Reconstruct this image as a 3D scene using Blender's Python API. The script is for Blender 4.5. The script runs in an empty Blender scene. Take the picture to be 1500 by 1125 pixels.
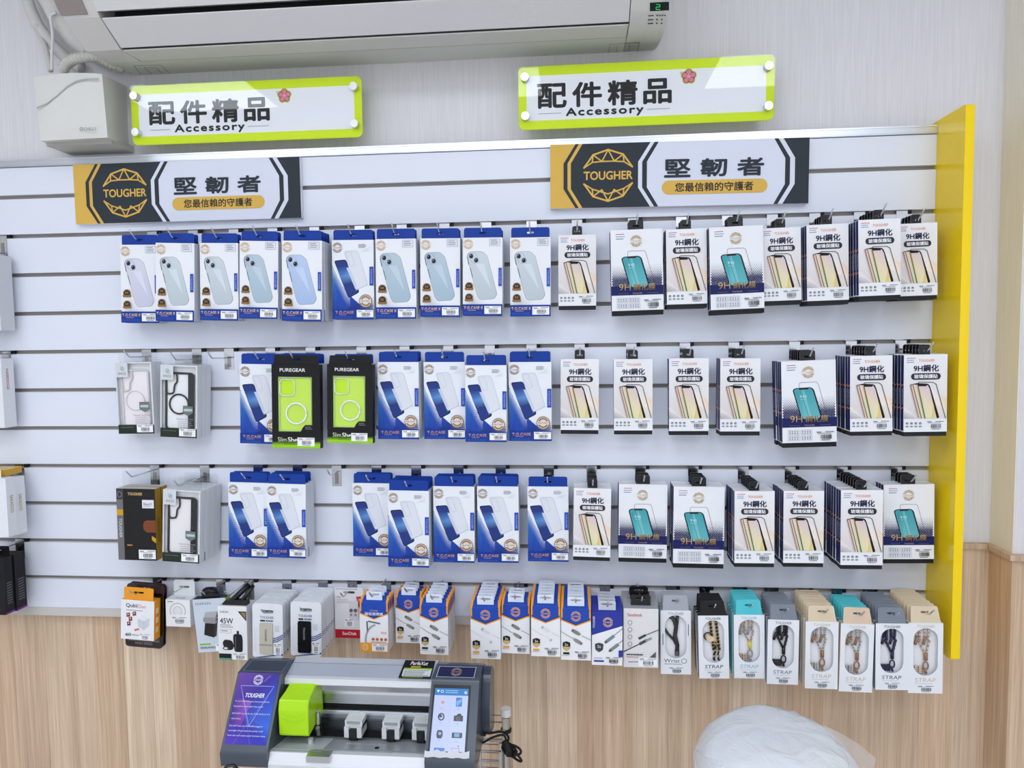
import bpy, bmesh, math, random
from mathutils import Vector, Matrix
random.seed(7)
S = bpy.context.scene
COL = S.collection
PI = math.pi

# ---------------------------------------------------------------- camera
F, YAW, PIT, ROL, D, ZC = 1039.85, 0.087638, -0.064446, 0.013287, 1.742086, 1.519908
RM = Matrix.Rotation(YAW, 3, 'Z') @ Matrix.Rotation(PIT, 3, 'X') @ Matrix.Rotation(ROL, 3, 'Y')
cam = bpy.data.cameras.new('camera'); co = bpy.data.objects.new('camera', cam); COL.objects.link(co)
cam.sensor_width = 36; cam.lens = F*36/1500; cam.clip_start = .05
m4 = Matrix.Identity(4)
for i in range(3):
    m4[i][0] = RM[i][0]; m4[i][1] = RM[i][2]; m4[i][2] = -RM[i][1]
m4[1][3] = -D; m4[2][3] = ZC
co.matrix_world = m4
S.camera = co
def W(px, py, out=0.0):
    """photo pixel -> point of the place on the plane `out` metres in front of the slat wall"""
    d = RM @ Vector(((px-750)/F, 1, -(py-562.5)/F)); t = (D-out)/d.y
    return Vector((0, -D, ZC)) + d*t

# ---------------------------------------------------------------- world, lights, exposure
S.view_settings.view_transform = 'Standard'; S.view_settings.look = 'None'
S.view_settings.gamma = 1; S.view_settings.use_curve_mapping = False
S.view_settings.exposure = 0.27
wd = bpy.data.worlds.new('world'); S.world = wd; wd.use_nodes = True
wd.node_tree.nodes['Background'].inputs[0].default_value = (.86, .91, 1, 1)
wd.node_tree.nodes['Background'].inputs[1].default_value = 1.1
LAMP_POWER = 5.6
LAMPS = [(x, y) for y in (-1.53, -2.85, -4.0) for x in (-1.79, -.47, .95)]  # row farthest from the slat wall is added for more even light
CEIL = 2.7

# ---------------------------------------------------------------- materials
def lin(c):
    return tuple((v/12.92 if v <= .04045 else ((v+.055)/1.055)**2.4) for v in (x/255 for x in c))
def newmat(name):
    m = bpy.data.materials.new(name); m.use_nodes = True
    return m, m.node_tree, m.node_tree.nodes['Principled BSDF']
def vmat(name, rough=.5, metal=0, coat=0, bump=0, spec=.5):
    """surface whose own colour comes from the mesh's colour attribute"""
    m, t, b = newmat(name)
    a = t.nodes.new('ShaderNodeAttribute'); a.attribute_name = 'Col'
    t.links.new(a.outputs['Color'], b.inputs['Base Color'])
    b.inputs['Roughness'].default_value = rough; b.inputs['Metallic'].default_value = metal
    b.inputs['Coat Weight'].default_value = coat; b.inputs['Specular IOR Level'].default_value = spec
    if bump:
        n = t.nodes.new('ShaderNodeTexNoise'); n.inputs['Scale'].default_value = bump
        c = t.nodes.new('ShaderNodeTexCoord'); t.links.new(c.outputs['Object'], n.inputs['Vector'])
        bp = t.nodes.new('ShaderNodeBump'); bp.inputs['Strength'].default_value = .25; bp.inputs['Distance'].default_value = .002
        t.links.new(n.outputs['Fac'], bp.inputs['Height']); t.links.new(bp.outputs['Normal'], b.inputs['Normal'])
    return m
CARD = vmat('coated_card', .5, spec=.22)
MATTE = vmat('matte_plastic', .6, bump=60, spec=.3)
GLOSS = vmat('glossy_plastic', .24, spec=.4)
SILVER = vmat('silver_paint', .35, .35)
FOIL = vmat('gold_foil', .38, .75)
METAL = vmat('brushed_metal', .3, 1)
CHROME = vmat('chrome', .16, 1)
SATIN = vmat('satin_slat_laminate', .38, spec=.4)
def glassmat(name, tint=(1, 1, 1), base=.0, ior=1.45, rough=.02):
    m, t, b = newmat(name); t.nodes.remove(b)
    o = t.nodes['Material Output']; tr = t.nodes.new('ShaderNodeBsdfTransparent'); tr.inputs[0].default_value = (*tint, 1)
    g = t.nodes.new('ShaderNodeBsdfGlossy'); g.inputs['Roughness'].default_value = rough
    f = t.nodes.new('ShaderNodeFresnel')
    # a thin pane reflects alike from both faces: give the back face the inverse index
    ge = t.nodes.new('ShaderNodeNewGeometry'); ma = t.nodes.new('ShaderNodeMath'); ma.operation = 'MULTIPLY_ADD'; ma.inputs[1].default_value = 1/ior-ior; ma.inputs[2].default_value = ior
    t.links.new(ge.outputs['Backfacing'], ma.inputs[0]); t.links.new(ma.outputs[0], f.inputs[0])
    a = t.nodes.new('ShaderNodeMath'); a.operation = 'ADD'; a.inputs[1].default_value = base; t.links.new(f.outputs[0], a.inputs[0])
    x = t.nodes.new('ShaderNodeMixShader'); t.links.new(a.outputs[0], x.inputs[0]); t.links.new(tr.outputs[0], x.inputs[1]); t.links.new(g.outputs[0], x.inputs[2])
    t.links.new(x.outputs[0], o.inputs[0]); return m
ACRYL = glassmat('clear_acrylic', (.995, .998, .995), .0, ior=1.36)
FILM = glassmat('clear_film', (.97, .975, .98), .0)
SMOKE = glassmat('smoky_blister_plastic', (.30, .25, .26), .03, rough=.1)
def bagmat():
    m, t, b = newmat('crinkled_plastic_bag'); b.inputs['Base Color'].default_value = (.85, .86, .9, 1); b.inputs['Roughness'].default_value = .2; b.inputs['Alpha'].default_value = .30
    return m
BAG = bagmat()
def emat(name, c, s):
    m, t, b = newmat(name); b.inputs['Base Color'].default_value = (*lin(c), 1)
    b.inputs['Emission Color'].default_value = (*lin(c), 1); b.inputs['Emission Strength'].default_value = s; return m
LAMPM = emat('lamp_diffuser', (240, 246, 255), LAMP_POWER)
def screenmat():
    m, t, b = newmat('lit_screen'); a = t.nodes.new('ShaderNodeAttribute'); a.attribute_name = 'Col'
    t.links.new(a.outputs['Color'], b.inputs['Emission Color']); b.inputs['Emission Strength'].default_value = .85
    b.inputs['Base Color'].default_value = (.01, .01, .012, 1); b.inputs['Roughness'].default_value = .2; return m
SCREEN = screenmat()
def wallmat(name, ca, cb, scale=(160, 160, 5), bump=.25):
    m, t, b = newmat(name); N = t.nodes.new
    c = N('ShaderNodeTexCoord'); mp = N('ShaderNodeMapping'); mp.inputs['Scale'].default_value = scale
    n = N('ShaderNodeTexNoise'); n.inputs['Scale'].default_value = 1.0; n.inputs['Detail'].default_value = 4
    r = N('ShaderNodeValToRGB'); r.color_ramp.elements[0].position = .3; r.color_ramp.elements[1].position = .7
    r.color_ramp.elements[0].color = (*lin(ca), 1); r.color_ramp.elements[1].color = (*lin(cb), 1)
    t.links.new(c.outputs['Object'], mp.inputs[0]); t.links.new(mp.outputs[0], n.inputs[0]); t.links.new(n.outputs[0], r.inputs[0])
    t.links.new(r.outputs[0], b.inputs['Base Color']); b.inputs['Roughness'].default_value = .75
    bp = N('ShaderNodeBump'); bp.inputs['Strength'].default_value = bump; bp.inputs['Distance'].default_value = .0015
    t.links.new(n.outputs[0], bp.inputs['Height']); t.links.new(bp.outputs[0], b.inputs['Normal']); return m
PAPER = wallmat('vertical_grain_wallpaper', (218, 216, 220), (229, 227, 231), (420, 420, 9), .18)
PAPER_B = wallmat('beige_grain_wallpaper', (236, 230, 214), (244, 239, 226), (260, 260, 6))
PLAIN = wallmat('painted_plaster', (224, 224, 222), (230, 230, 228), (20, 20, 20), .05)
FLOORM = wallmat('floor_tile', (206, 203, 198), (218, 215, 210), (6, 6, 6), .02)
def woodmat():
    m, t, b = newmat('light_wood_laminate'); N = t.nodes.new; L = t.links.new
    c = N('ShaderNodeTexCoord'); a = N('ShaderNodeAttribute'); a.attribute_name = 'Col'
    oi = N('ShaderNodeObjectInfo'); ad = N('ShaderNodeVectorMath'); ad.operation = 'ADD'
    mu = N('ShaderNodeVectorMath'); mu.operation = 'SCALE'; mu.inputs['Scale'].default_value = 37
    cx = N('ShaderNodeCombineXYZ'); L(oi.outputs['Random'], cx.inputs[0]); L(oi.outputs['Random'], cx.inputs[2]); L(cx.outputs[0], mu.inputs[0])
    L(c.outputs['Object'], ad.inputs[0]); L(mu.outputs[0], ad.inputs[1])
    def noise(sc, det, dist=0):
        mp = N('ShaderNodeMapping'); mp.inputs['Scale'].default_value = sc; L(ad.outputs[0], mp.inputs[0])
        n = N('ShaderNodeTexNoise'); n.inputs['Scale'].default_value = 1; n.inputs['Detail'].default_value = det; n.inputs['Distortion'].default_value = dist
        L(mp.outputs[0], n.inputs[0]); return n
    n1 = noise((70, 70, 1.2), 3, .6); n2 = noise((420, 420, 7), 2); n3 = noise((14, 14, .9), 1)
    r = N('ShaderNodeValToRGB'); e = r.color_ramp.elements
    e[0].position = .28; e[0].color = (.78, .73, .67, 1); e[1].position = .72; e[1].color = (1.06, 1.06, 1.06, 1)
    L(n1.outputs[0], r.inputs[0])
    r2 = N('ShaderNodeValToRGB'); e = r2.color_ramp.elements
    e[0].position = .30; e[0].color = (.82, .79, .76, 1); e[1].position = .6; e[1].color = (1.02, 1.02, 1.02, 1); L(n2.outputs[0], r2.inputs[0])
    r3 = N('ShaderNodeValToRGB'); e = r3.color_ramp.elements
    e[0].position = .3; e[0].color = (.86, .84, .82, 1); e[1].position = .7; e[1].color = (1.06, 1.06, 1.06, 1); L(n3.outputs[0], r3.inputs[0])
    def mul(p, q):
        x = N('ShaderNodeMix'); x.data_type = 'RGBA'; x.blend_type = 'MULTIPLY'; x.inputs[0].default_value = 1
        L(p, x.inputs[6]); L(q, x.inputs[7]); return x.outputs[2]
    o = mul(mul(mul(a.outputs['Color'], r.outputs[0]), r2.outputs[0]), r3.outputs[0])
    L(o, b.inputs['Base Color']); b.inputs['Roughness'].default_value = .5; return m
WOOD = woodmat()
def slatbag():
    m, t, b = newmat('plastic_wrapped_white_foam'); N = t.nodes.new; L = t.links.new
    b.inputs['Base Color'].default_value = (.80, .83, .88, 1); b.inputs['Roughness'].default_value = .35; b.inputs['Coat Weight'].default_value = .6; b.inputs['Coat Roughness'].default_value = .12
    c = N('ShaderNodeTexCoord'); mp = N('ShaderNodeMapping'); mp.inputs['Scale'].default_value = (7, 7, 16)
    n = N('ShaderNodeTexNoise'); n.inputs['Scale'].default_value = 1.6; n.inputs['Detail'].default_value = 5; n.inputs['Distortion'].default_value = 1.8
    L(c.outputs['Object'], mp.inputs[0]); L(mp.outputs[0], n.inputs[0])
    bp = N('ShaderNodeBump'); bp.inputs['Strength'].default_value = .55; bp.inputs['Distance'].default_value = .012; L(n.outputs[0], bp.inputs['Height']); L(bp.outputs[0], b.inputs['Normal'])
    L(bp.outputs[0], b.inputs['Coat Normal']); return m
WRAP = slatbag()

# ---------------------------------------------------------------- mesh building
WHITE = (238, 240, 244); EPS = .00005
_tc = {}
def text_mesh(s, bold, shear=0, space=1.0):
    k = (s, bold, shear, space)
    if k not in _tc:
        c = bpy.data.curves.new('t', 'FONT'); c.body = s; c.offset = bold; c.shear = shear; c.space_character = space; c.resolution_u = 3
        o = bpy.data.objects.new('t', c); m = o.to_mesh()
        v = [(p.co.x, p.co.y) for p in m.vertices]; f = [tuple(p.vertices) for p in m.polygons]
        x0 = min(p[0] for p in v); x1 = max(p[0] for p in v); y0 = min(p[1] for p in v); y1 = max(p[1] for p in v)
        _tc[k] = ([((x-x0)/(x1-x0), (y-y0)/(y1-y0)) for x, y in v], f, (x1-x0)/(y1-y0))
        o.to_mesh_clear(); bpy.data.objects.remove(o); bpy.data.curves.remove(c)
    return _tc[k]
def rr(x0, y0, x1, y1, r, n=4):
    p = []
    for cx, cy, a0 in ((x1-r, y1-r, 0), (x0+r, y1-r, 90), (x0+r, y0+r, 180), (x1-r, y0+r, 270)):
        for i in range(n+1):
            a = math.radians(a0+90*i/n); p.append((cx+r*math.cos(a), cy+r*math.sin(a)))
    return p
def ell(cx, cy, rx, ry=None, n=20, a0=0):
    ry = rx if ry is None else ry
    return [(cx+rx*math.cos(a0+2*PI*i/n), cy+ry*math.sin(a0+2*PI*i/n)) for i in range(n)]
def roundpoly(pts, r, n=3):
    out = []; N_ = len(pts)
    for i in range(N_):
        p = Vector(pts[i]); a = (Vector(pts[i-1])-p); b = (Vector(pts[(i+1) % N_])-p)
        ra = min(r, a.length*.45); rb = min(r, b.length*.45); A = p+a.normalized()*ra; B = p+b.normalized()*rb
        for k in range(n+1):
            t = k/n; q = A*(1-t)**2+p*2*t*(1-t)+B*t*t; out.append((q.x, q.y))
    return out
class MB:
    def __init__(s): s.v = []; s.f = []; s.c = []; s.sm = []
    def add(s, vs, fs, c, smooth=False):
        n = len(s.v); s.v += [tuple(p) for p in vs]
        if isinstance(c, list): s.c += [lin(x) for x in c]
        else: s.c += [lin(c)]*len(vs)
        s.f += [tuple(i+n for i in f) for f in fs]; s.sm += [smooth]*len(fs); return s
    def box(s, a, b, c, sides=None):
        (x0, y0, z0), (x1, y1, z1) = a, b
        v = [(x0, y0, z0), (x1, y0, z0), (x1, y1, z0), (x0, y1, z0), (x0, y0, z1), (x1, y0, z1), (x1, y1, z1), (x0, y1, z1)]
        F6 = {'b': (0, 3, 2, 1), 't': (4, 5, 6, 7), 'f': (0, 1, 5, 4), 'k': (2, 3, 7, 6), 'l': (3, 0, 4, 7), 'r': (1, 2, 6, 5)}
        for k, q in F6.items():
            s.add([v[i] for i in q], [(0, 1, 2, 3)], (sides or {}).get(k, c))
        return s
    def hexa(s, p, c, sides=None):
        """8 points: front quad bl br tr tl, back quad bl br tr tl"""
        for k, q in {'f': (0, 1, 2, 3), 'k': (5, 4, 7, 6), 'l': (4, 0, 3, 7), 'r': (1, 5, 6, 2), 't': (3, 2, 6, 7), 'b': (4, 5, 1, 0)}.items():
            s.add([p[i] for i in q], [(0, 1, 2, 3)], (sides or {}).get(k, c))
        return s
    def tube(s, pts, r, c, n=8, cols=None, caps=True, rs=None):
        pts = [Vector(p) for p in pts]; vs = []; cc = []
        up = Vector((0, 0, 1)); prev = None
        for i, p in enumerate(pts):
            t = (pts[min(i+1, len(pts)-1)]-pts[max(i-1, 0)]).normalized()
            if prev is None:
                a = t.orthogonal().normalized()
            else:
                a = (prev-t*prev.dot(t)); a = a.normalized() if a.length > 1e-6 else t.orthogonal().normalized()
            prev = a; b = t.cross(a); R_ = rs[i] if rs else r
            for k in range(n):
                w = 2*PI*k/n; vs.append(p+(a*math.cos(w)+b*math.sin(w))*R_); cc.append(cols[i % len(cols)] if cols else c)
        fs = [(i*n+k, i*n+(k+1) % n, (i+1)*n+(k+1) % n, (i+1)*n+k) for i in range(len(pts)-1) for k in range(n)]
        if caps: fs += [tuple(range(n))[::-1], tuple((len(pts)-1)*n+k for k in range(n))]
        return s.add(vs, fs, cc, True)
    def cyl(s, a, b, r, c, n=16, r2=None):
        a = Vector(a); b = Vector(b); t = (b-a).normalized(); u = t.orthogonal().normalized(); w = t.cross(u); r2 = r if r2 is None else r2
        vs = [a+(u*math.cos(2*PI*k/n)+w*math.sin(2*PI*k/n))*r for k in range(n)]+[b+(u*math.cos(2*PI*k/n)+w*math.sin(2*PI*k/n))*r2 for k in range(n)]
        s.add(vs, [(k, (k+1) % n, n+(k+1) % n, n+k) for k in range(n)], c, True)
        s.add(vs[:n], [tuple(range(n))[::-1]], c); s.add(vs[n:], [tuple(range(n))], c); return s
    def prism(s, outline, y0, y1, c, side=None, plane='xz', smooth=False):
        """outline of (x, z) extruded from y0 (front) to y1"""
        n = len(outline); f = [(x, y0, z) for x, z in outline]; k = [(x, y1, z) for x, z in outline]
        if plane == 'yz': f = [(y0, a, b) for a, b in outline]; k = [(y1, a, b) for a, b in outline]
        s.add(f, [tuple(range(n))], c); s.add(k, [tuple(range(n))[::-1]], c)
        s.add(f+k, [(i, n+i, n+(i+1) % n, (i+1) % n) for i in range(n)], side or c, smooth); return s
    def ring(s, outer, inner, y0, y1, c, side=None):
        """plate with a hole; outer and inner have equal counts and aligned starts"""
        n = len(outer); A = [(x, y0, z) for x, z in outer]; B = [(x, y0, z) for x, z in inner]
        C_ = [(x, y1, z) for x, z in outer]; D_ = [(x, y1, z) for x, z in inner]
        q = [(i, (i+1) % n, n+(i+1) % n, n+i) for i in range(n)]
        s.add(A+B, q, c); s.add(C_+D_, [t[::-1] for t in q], c); s.add(A+C_, [t[::-1] for t in q], side or c); s.add(B+D_, q, side or c); return s
    def build(s, name, mat, parent=None, loc=None, smooth_all=False):
        me = bpy.data.meshes.new(name); me.from_pydata(s.v, [], s.f)
        a = me.color_attributes.new('Col', 'FLOAT_COLOR', 'POINT')
        flat = []
        for c in s.c: flat += [c[0], c[1], c[2], 1.0]
        a.data.foreach_set('color', flat)
        me.polygons.foreach_set('use_smooth', [True]*len(s.f) if smooth_all else s.sm)
        me.materials.append(mat); me.update()
        o = bpy.data.objects.new(name, me); COL.objects.link(o)
        if parent: o.parent = parent
        if loc is not None: o.location = loc
        return o
class PR(MB):
    """flat print in millimetres: u right, v down from the top left corner of a face; layers lie a hair apart"""
    def __init__(s, ox=0, oz=0, k=.001, y=0):
        super().__init__(); s.ox = ox; s.oz = oz; s.k = k; s.L = 1; s.y = y
    def P(s, u, v): return (s.ox+u*s.k, s.y-s.L*EPS, s.oz-v*s.k)
    def poly(s, pts, c, lay=True):
        if lay: s.L += 1
        a = sum(pts[i-1][0]*pts[i][1]-pts[i][0]*pts[i-1][1] for i in range(len(pts)))
        idx = tuple(range(len(pts)))
        if a > 0: idx = idx[::-1]
        s.add([s.P(*p) for p in pts], [idx], c); return s
    def rect(s, u0, v0, u1, v1, c, lay=True): return s.poly([(u0, v0), (u1, v0), (u1, v1), (u0, v1)], c, lay)
    def line(s, pts, w, c, closed=False, lay=True):
        if lay: s.L += 1
        P_ = [Vector(p) for p in pts]; n = len(P_); seg = n if closed else n-1
        for i in range(seg):
            a, b = P_[i], P_[(i+1) % n]; d = (b-a)
            if d.length < 1e-6: continue
            d.normalize(); q = Vector((-d.y, d.x))*w/2; e = d*w*.3
            s.L += .15; s.poly([tuple(a-e+q), tuple(b+e+q), tuple(b+e-q), tuple(a-e-q)], c, False)
        return s
    def text(s, t, u, v, h, c, w=None, bold=.0, shear=0, align='l', rot=0, space=1.0, c2=None):
        """text whose ink box has its top at v, height h"""
        s.L += 2
        vs, fs, asp = text_mesh(t, 0, shear, space); w = w or h*asp; e = bold*h*.62
        if align == 'c': u -= w/2
        pts = []
        for x, y in vs:
            if rot: pts.append(s.P(u+y*h if rot > 0 else u+(1-y)*h, v+x*w if rot > 0 else v+(1-x)*w))
            else: pts.append(s.P(u+x*w, v+(1-y)*h))
        cc = [tuple(c[k]*y+c2[k]*(1-y) for k in range(3)) for x, y in vs] if c2 else c
        e *= s.k     # heavier weight: the same letters laid down again around the first
        for q_, (dx, dz) in enumerate(((0, 0), (e, 0), (-e, 0), (0, e), (0, -e), (e*.7, e*.7), (-e*.7, e*.7), (e*.7, -e*.7), (-e*.7, -e*.7)) if bold > .009 and h*s.k > .006 else ((0, 0), (e, 0), (-e, 0), (0, e), (0, -e)) if bold > .009 else ((0, 0),)):
            s.add([(x+dx, y-q_*EPS*.2, z+dz) for x, y, z in pts], fs, cc)
        return s
    def dots(s, f, u0, v0, u1, v1, st, c):
        """halftone: f(u,v) -> dot size 0..1 or none"""
        s.L += 1; v = v0; j = 0
        while v < v1:
            u = u0+(st/2 if j % 2 else 0)
            while u < u1:
                r = f(u, v)
                if r > .06: r = r*st*.5; s.poly([(u-r, v), (u, v-r), (u+r, v), (u, v+r)], c, False)
                u += st
            v += st*.75; j += 1
        return s
    def sticker(s, u0, v0, u1, v1, frame=True):
        if frame: s.rect(u0, v0, u1, v1, (246, 246, 248))
        w = u1-u0; h = v1-v0; s.L += 1; g = (90, 92, 100)
        s.rect(u0+w*.06, v0+h*.12, u0+w*.3, v0+h*.2, g, False); s.rect(u0+w*.5, v0+h*.10, u0+w*.95, v0+h*.17, (120, 122, 130), False)
        s.rect(u0+w*.1, v0+h*.26, u0+w*.8, v0+h*.31, (140, 142, 150), False)
        u = u0+w*.26; rng = random.Random(int(u0*7+v0)); 
        while u < u0+w*.8:
            b = w*rng.choice((.012, .02, .03)); s.rect(u, v0+h*.40, u+b, v0+h*.80, (40, 40, 46), False); u += b+w*rng.choice((.012, .016, .024))
        s.rect(u0+w*.3, v0+h*.86, u0+w*.75, v0+h*.92, g, False); return s
    def tiny(s, u0, v0, w, n, st, c, h=1.0, seed=1):
        s.L += 1; rng = random.Random(seed)
        for i in range(n):
            u = u0; e = u0+w*rng.uniform(.75, 1)
            while u < e:
                q = min(e, u+rng.uniform(.05, .13)*w+.8); s.rect(u, v0+i*st, q, v0+i*st+h, c, False); u = q+.5
        return s
    def logo(s, cx, cy, r, c, bg, full=False, w=None):
        w = w or r*.085; s.L += 1; n = 10
        pt = lambda a, q: (cx+q*r*math.cos(a), cy+q*r*math.sin(a))
        O = [pt(2*PI*(i+.5)/n, 1) for i in range(n)]; I = [pt(2*PI*i/n, .66) for i in range(n)]
        def seg(a, b):
            s.line([a, b], w, c, lay=False)
        for i in range(n):
            seg(O[i-1], O[i]); seg(I[i], O[i]); seg(I[i], O[i-1])
            if abs(I[i][1]-cy) > r*.3 or abs(I[(i+1) % n][1]-cy) > r*.3: seg(I[i], I[(i+1) % n])
        s.rect(cx-r*1.05, cy-r*.27, cx+r*1.05, cy+r*.27, bg)
        s.text('TOUGHER', cx, cy-r*.17, r*.34, c, w=r*1.95, bold=.035, align='c'); return s

def empty(name, label, cat, loc=(0, 0, 0), group=None, rot=(0, 0, 0), sc=1):
    o = bpy.data.objects.new(name, None); COL.objects.link(o); o.location = loc; o.rotation_euler = rot; o.scale = (sc, sc, sc)
    o.empty_display_size = .02; o['label'] = label; o['category'] = cat
    if group: o['group'] = group
    return o
def tag(o, label, cat, group=None):
    o['label'] = label; o['category'] = cat
    if group: o['group'] = group
    return o
def struct(o): o['kind'] = 'structure'; return o
def tree_copy(root):
    c = root.copy(); COL.objects.link(c)
    for ch in root.children:
        d = ch.copy(); COL.objects.link(d); d.parent = c
        for g in ch.children:
            e = g.copy(); COL.objects.link(e); e.parent = d
    return c

# ================================================================ THE ROOM
WY = .03                                   # room wall plane behind the slat wall
XR = W(1451, 797, -WY).x                   # where the column starts
COLO = .06                                 # column front, metres in front of the slat wall plane
RAILZ = W(1400, 797.5, -WY).z
struct(MB().box((-3.2, WY, 0), (XR, WY+.1, CEIL), WHITE).build('wall_back', PAPER))
struct(MB().box((XR, -COLO, 0), (3.2, WY+.1, CEIL), WHITE).build('wall_column', PAPER))
cs = MB().box((XR-.002, -COLO+.001, RAILZ), (XR, WY, CEIL), WHITE).build('wallpaper_return', PAPER_B); cs['kind'] = 'structure'; cs.name = 'trim_1'
struct(MB().box((-3.3, -4.6, 0), (-3.2, WY+.1, CEIL), WHITE).build('wall_left', PLAIN))
struct(MB().box((3.2, -4.6, 0), (3.3, WY+.1, CEIL), WHITE).build('wall_right', PLAIN))
struct(MB().box((-3.3, -4.7, 0), (3.3, -4.6, .5), WHITE).build('wall_behind', PLAIN))      # low sill; the opening above it is added so world light fills the room
struct(MB().box((-3.3, -4.7, -.1), (3.3, WY+.1, 0), WHITE).build('floor', FLOORM))
struct(MB().box((-3.3, -4.7, CEIL), (3.3, WY+.1, CEIL+.1), WHITE).build('ceiling', PLAIN))
for i, (x, y) in enumerate(LAMPS):
    t = empty('ceiling_light', 'square flat ceiling light panel, %s in the %s row of three' % (('left', 'middle', 'right')[i % 3], ('front', 'middle', 'added back')[i//3]), 'light', (x, y, CEIL), 'ceiling light panels')
    MB().box((-.35, -.35, -.012), (.35, .35, -.0005), (230, 230, 230)).build('frame', MATTE, t)
    MB().box((-.325, -.325, -.014), (.325, .325, -.0121), WHITE).build('diffuser', LAMPM, t)

# wood wainscot: vertical boards, one object each, on the wall and on the column
wc = [(229, 204, 180), (223, 197, 172), (233, 210, 187), (224, 197, 170), (230, 206, 182), (219, 191, 164), (234, 213, 189)]
wn = empty('wainscot', 'light wood board cladding along the lower wall under the slat wall', 'wall panelling', (0, WY, 0)); wn['kind'] = 'structure'; del wn['category']
def boards(x0, x1, z1, yf, seeds):
    x = x0; i = 0
    while x < x1-.004:
        w = min(x1-x, (.078, .066, .084, .078, .06, .09)[i % 6]); c = wc[(i*3+seeds) % 7]
        MB().box((x, yf-.006, .0), (x+w-.0004, yf, z1), c).build('board', WOOD, wn, (0, -WY, 0)); x += w; i += 1
boards(-1.9, XR, RAILZ-.004, WY, 0)
boards(XR, 1.75, RAILZ-.004, -COLO, 3)
MB().box((XR-.006, -COLO-.006, 0), (XR-.0002, WY-.006, RAILZ-.004), (226, 198, 168)).build('board', WOOD, wn, (0, -WY, 0))
rl = MB()
rc = (214, 190, 166)
rl.box((-1.9, WY-.016, RAILZ-.006), (XR-.014, WY, RAILZ+.006), rc); rl.box((XR-.016, -COLO-.016, RAILZ-.006), (XR, WY, RAILZ+.006), rc); rl.box((XR, -COLO-.016, RAILZ-.006), (1.75, -COLO, RAILZ+.006), rc)
struct(rl.build('trim_2', WOOD))

# ================================================================ SLAT WALL
XP = W(1368, 400).x                        # where the yellow panel stands
X0 = -1.75
ZT = W(700, 208.5).z; ZB = W(60, 889).z
sw = empty('slat_wall', 'white slat wall with dark horizontal grooves carrying all the hooks', 'display wall', (0, 0, ZB))
sc = (228, 232, 244); gr = .0052
def slat(z0, z1):
    o = MB().box((X0, 0, z0), (XP-.0005, .015, z1), sc).build('slat', SATIN, sw, (0, 0, -ZB))
    bv = o.modifiers.new('bevel', 'BEVEL'); bv.width = .0012; bv.segments = 2
for k in range(1, 11): slat(2-.1*(k+1)+gr, 2-.1*k-gr)
slat(1.9+gr, ZT-.0205); 
for o in list(sw.children):
    if o.location.z == 0: pass
MB().box((X0, -.0001, ZB), (XP-.0005, .015, .9-gr), sc).build('slat', SATIN, sw, (0, 0, -ZB))
# the first field between the rail and groove 1 was added above as one slat; groove 1 splits it
MB().box((X0, .0152, ZB), (XP, .0298, ZT-.002), (150, 146, 142)).build('backing_board', MATTE, sw, (0, 0, -ZB))
for k in range(1, 12):
    m = MB(); z = 2-.1*k
    m.box((X0, .006, z-gr), (XP-.001, .0151, z-gr+.0012), (200, 196, 192)); m.box((X0, .0125, z-gr+.0012), (XP-.001, .0151, z+gr), (160, 154, 150))
    m.build('groove_channel', MATTE, sw, (0, 0, -ZB))
m = MB(); m.box((X0, -.004, ZT-.0195), (XP-.0005, .02, ZT), (214, 218, 226)); m.box((X0, -.0055, ZT-.004), (XP-.0005, -.004, ZT-.001), (225, 228, 234)); m.box((X0, -.0055, ZT-.0185), (XP-.0005, -.004, ZT-.015), (205, 210, 218))
m.build('top_rail', METAL, sw, (0, 0, -ZB))
MB().box((X0, -.002, ZB-.022), (XP-.0005, .02, ZB-.0002), (206, 200, 197)).build('bottom_rail', MATTE, sw, (0, 0, -ZB))
# yellow end panel
PO = .118; zt = W(1368, 177).z; zb = W(1386, 967, PO).z
pts = roundpoly([(-PO, zb), (WY-.002, zb), (WY-.002, zt), (-PO, zt)], .006)
o = MB().prism([(a, b) for a, b in pts], XP, XP+.019, (255, 218, 10), plane='yz').build('end_panel', GLOSS)
tag(o, 'tall glossy yellow panel closing the right end of the slat wall', 'panel')

# ================================================================ PACKAGE KINDS (prototypes built once, then copied)
def slot(w=.015, h=.0035, cz=0, n=4):
    return rr(-w/2, cz-h/2, w/2, cz+h/2, h/2-.0001, n)
def tabplate(w, h, r, hz, c, th=.0007, hw=.016, taper=0, side=None):
    """hang tab with a slot, bottom at z=0; built as a plate with a real hole"""
    n = 4; out = rr(-w/2, 0, w/2, h, .0008, n)
    # larger radius on the two upper corners
    up = []
    for cx, sx, a0 in ((w/2-r, 1, 0), (-w/2+r, -1, 90)):
        for i in range(n+1):
            a = math.radians(a0+90*i/n); up.append((cx+r*math.cos(a), h-r+r*math.sin(a)))
    out[:2*(n+1)] = up
    if taper: out = [(x*(1+taper*(1-z/h)), z) for x, z in out]
    return MB().ring(out, slot(hw, .0042, hz), 0, th, c, side)
BLUE = (20, 60, 152); DBLUE = (38, 70, 160); NAVY = (24, 32, 92); ORG = (232, 140, 62); GOLD = (208, 178, 128)
KIND = {}
protos = []
def kind(name, look, objname, cat, w, h, t, slotz, tabh=0):
    """slotz: height of the hang slot above the front face's top edge"""
    r = empty(objname, look, cat); r.location = (0, 0, 0)
    KIND[name] = dict(root=r, look=look, w=w, h=h, t=t, slotz=slotz); protos.append(r); return r
def body(r, w, h, t, c, sides=None, bev=.0007, name='carton'):
    o = MB().box((-w/2, 0, -h), (w/2, t, 0), c, sides).build(name, CARD, r); return o

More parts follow.
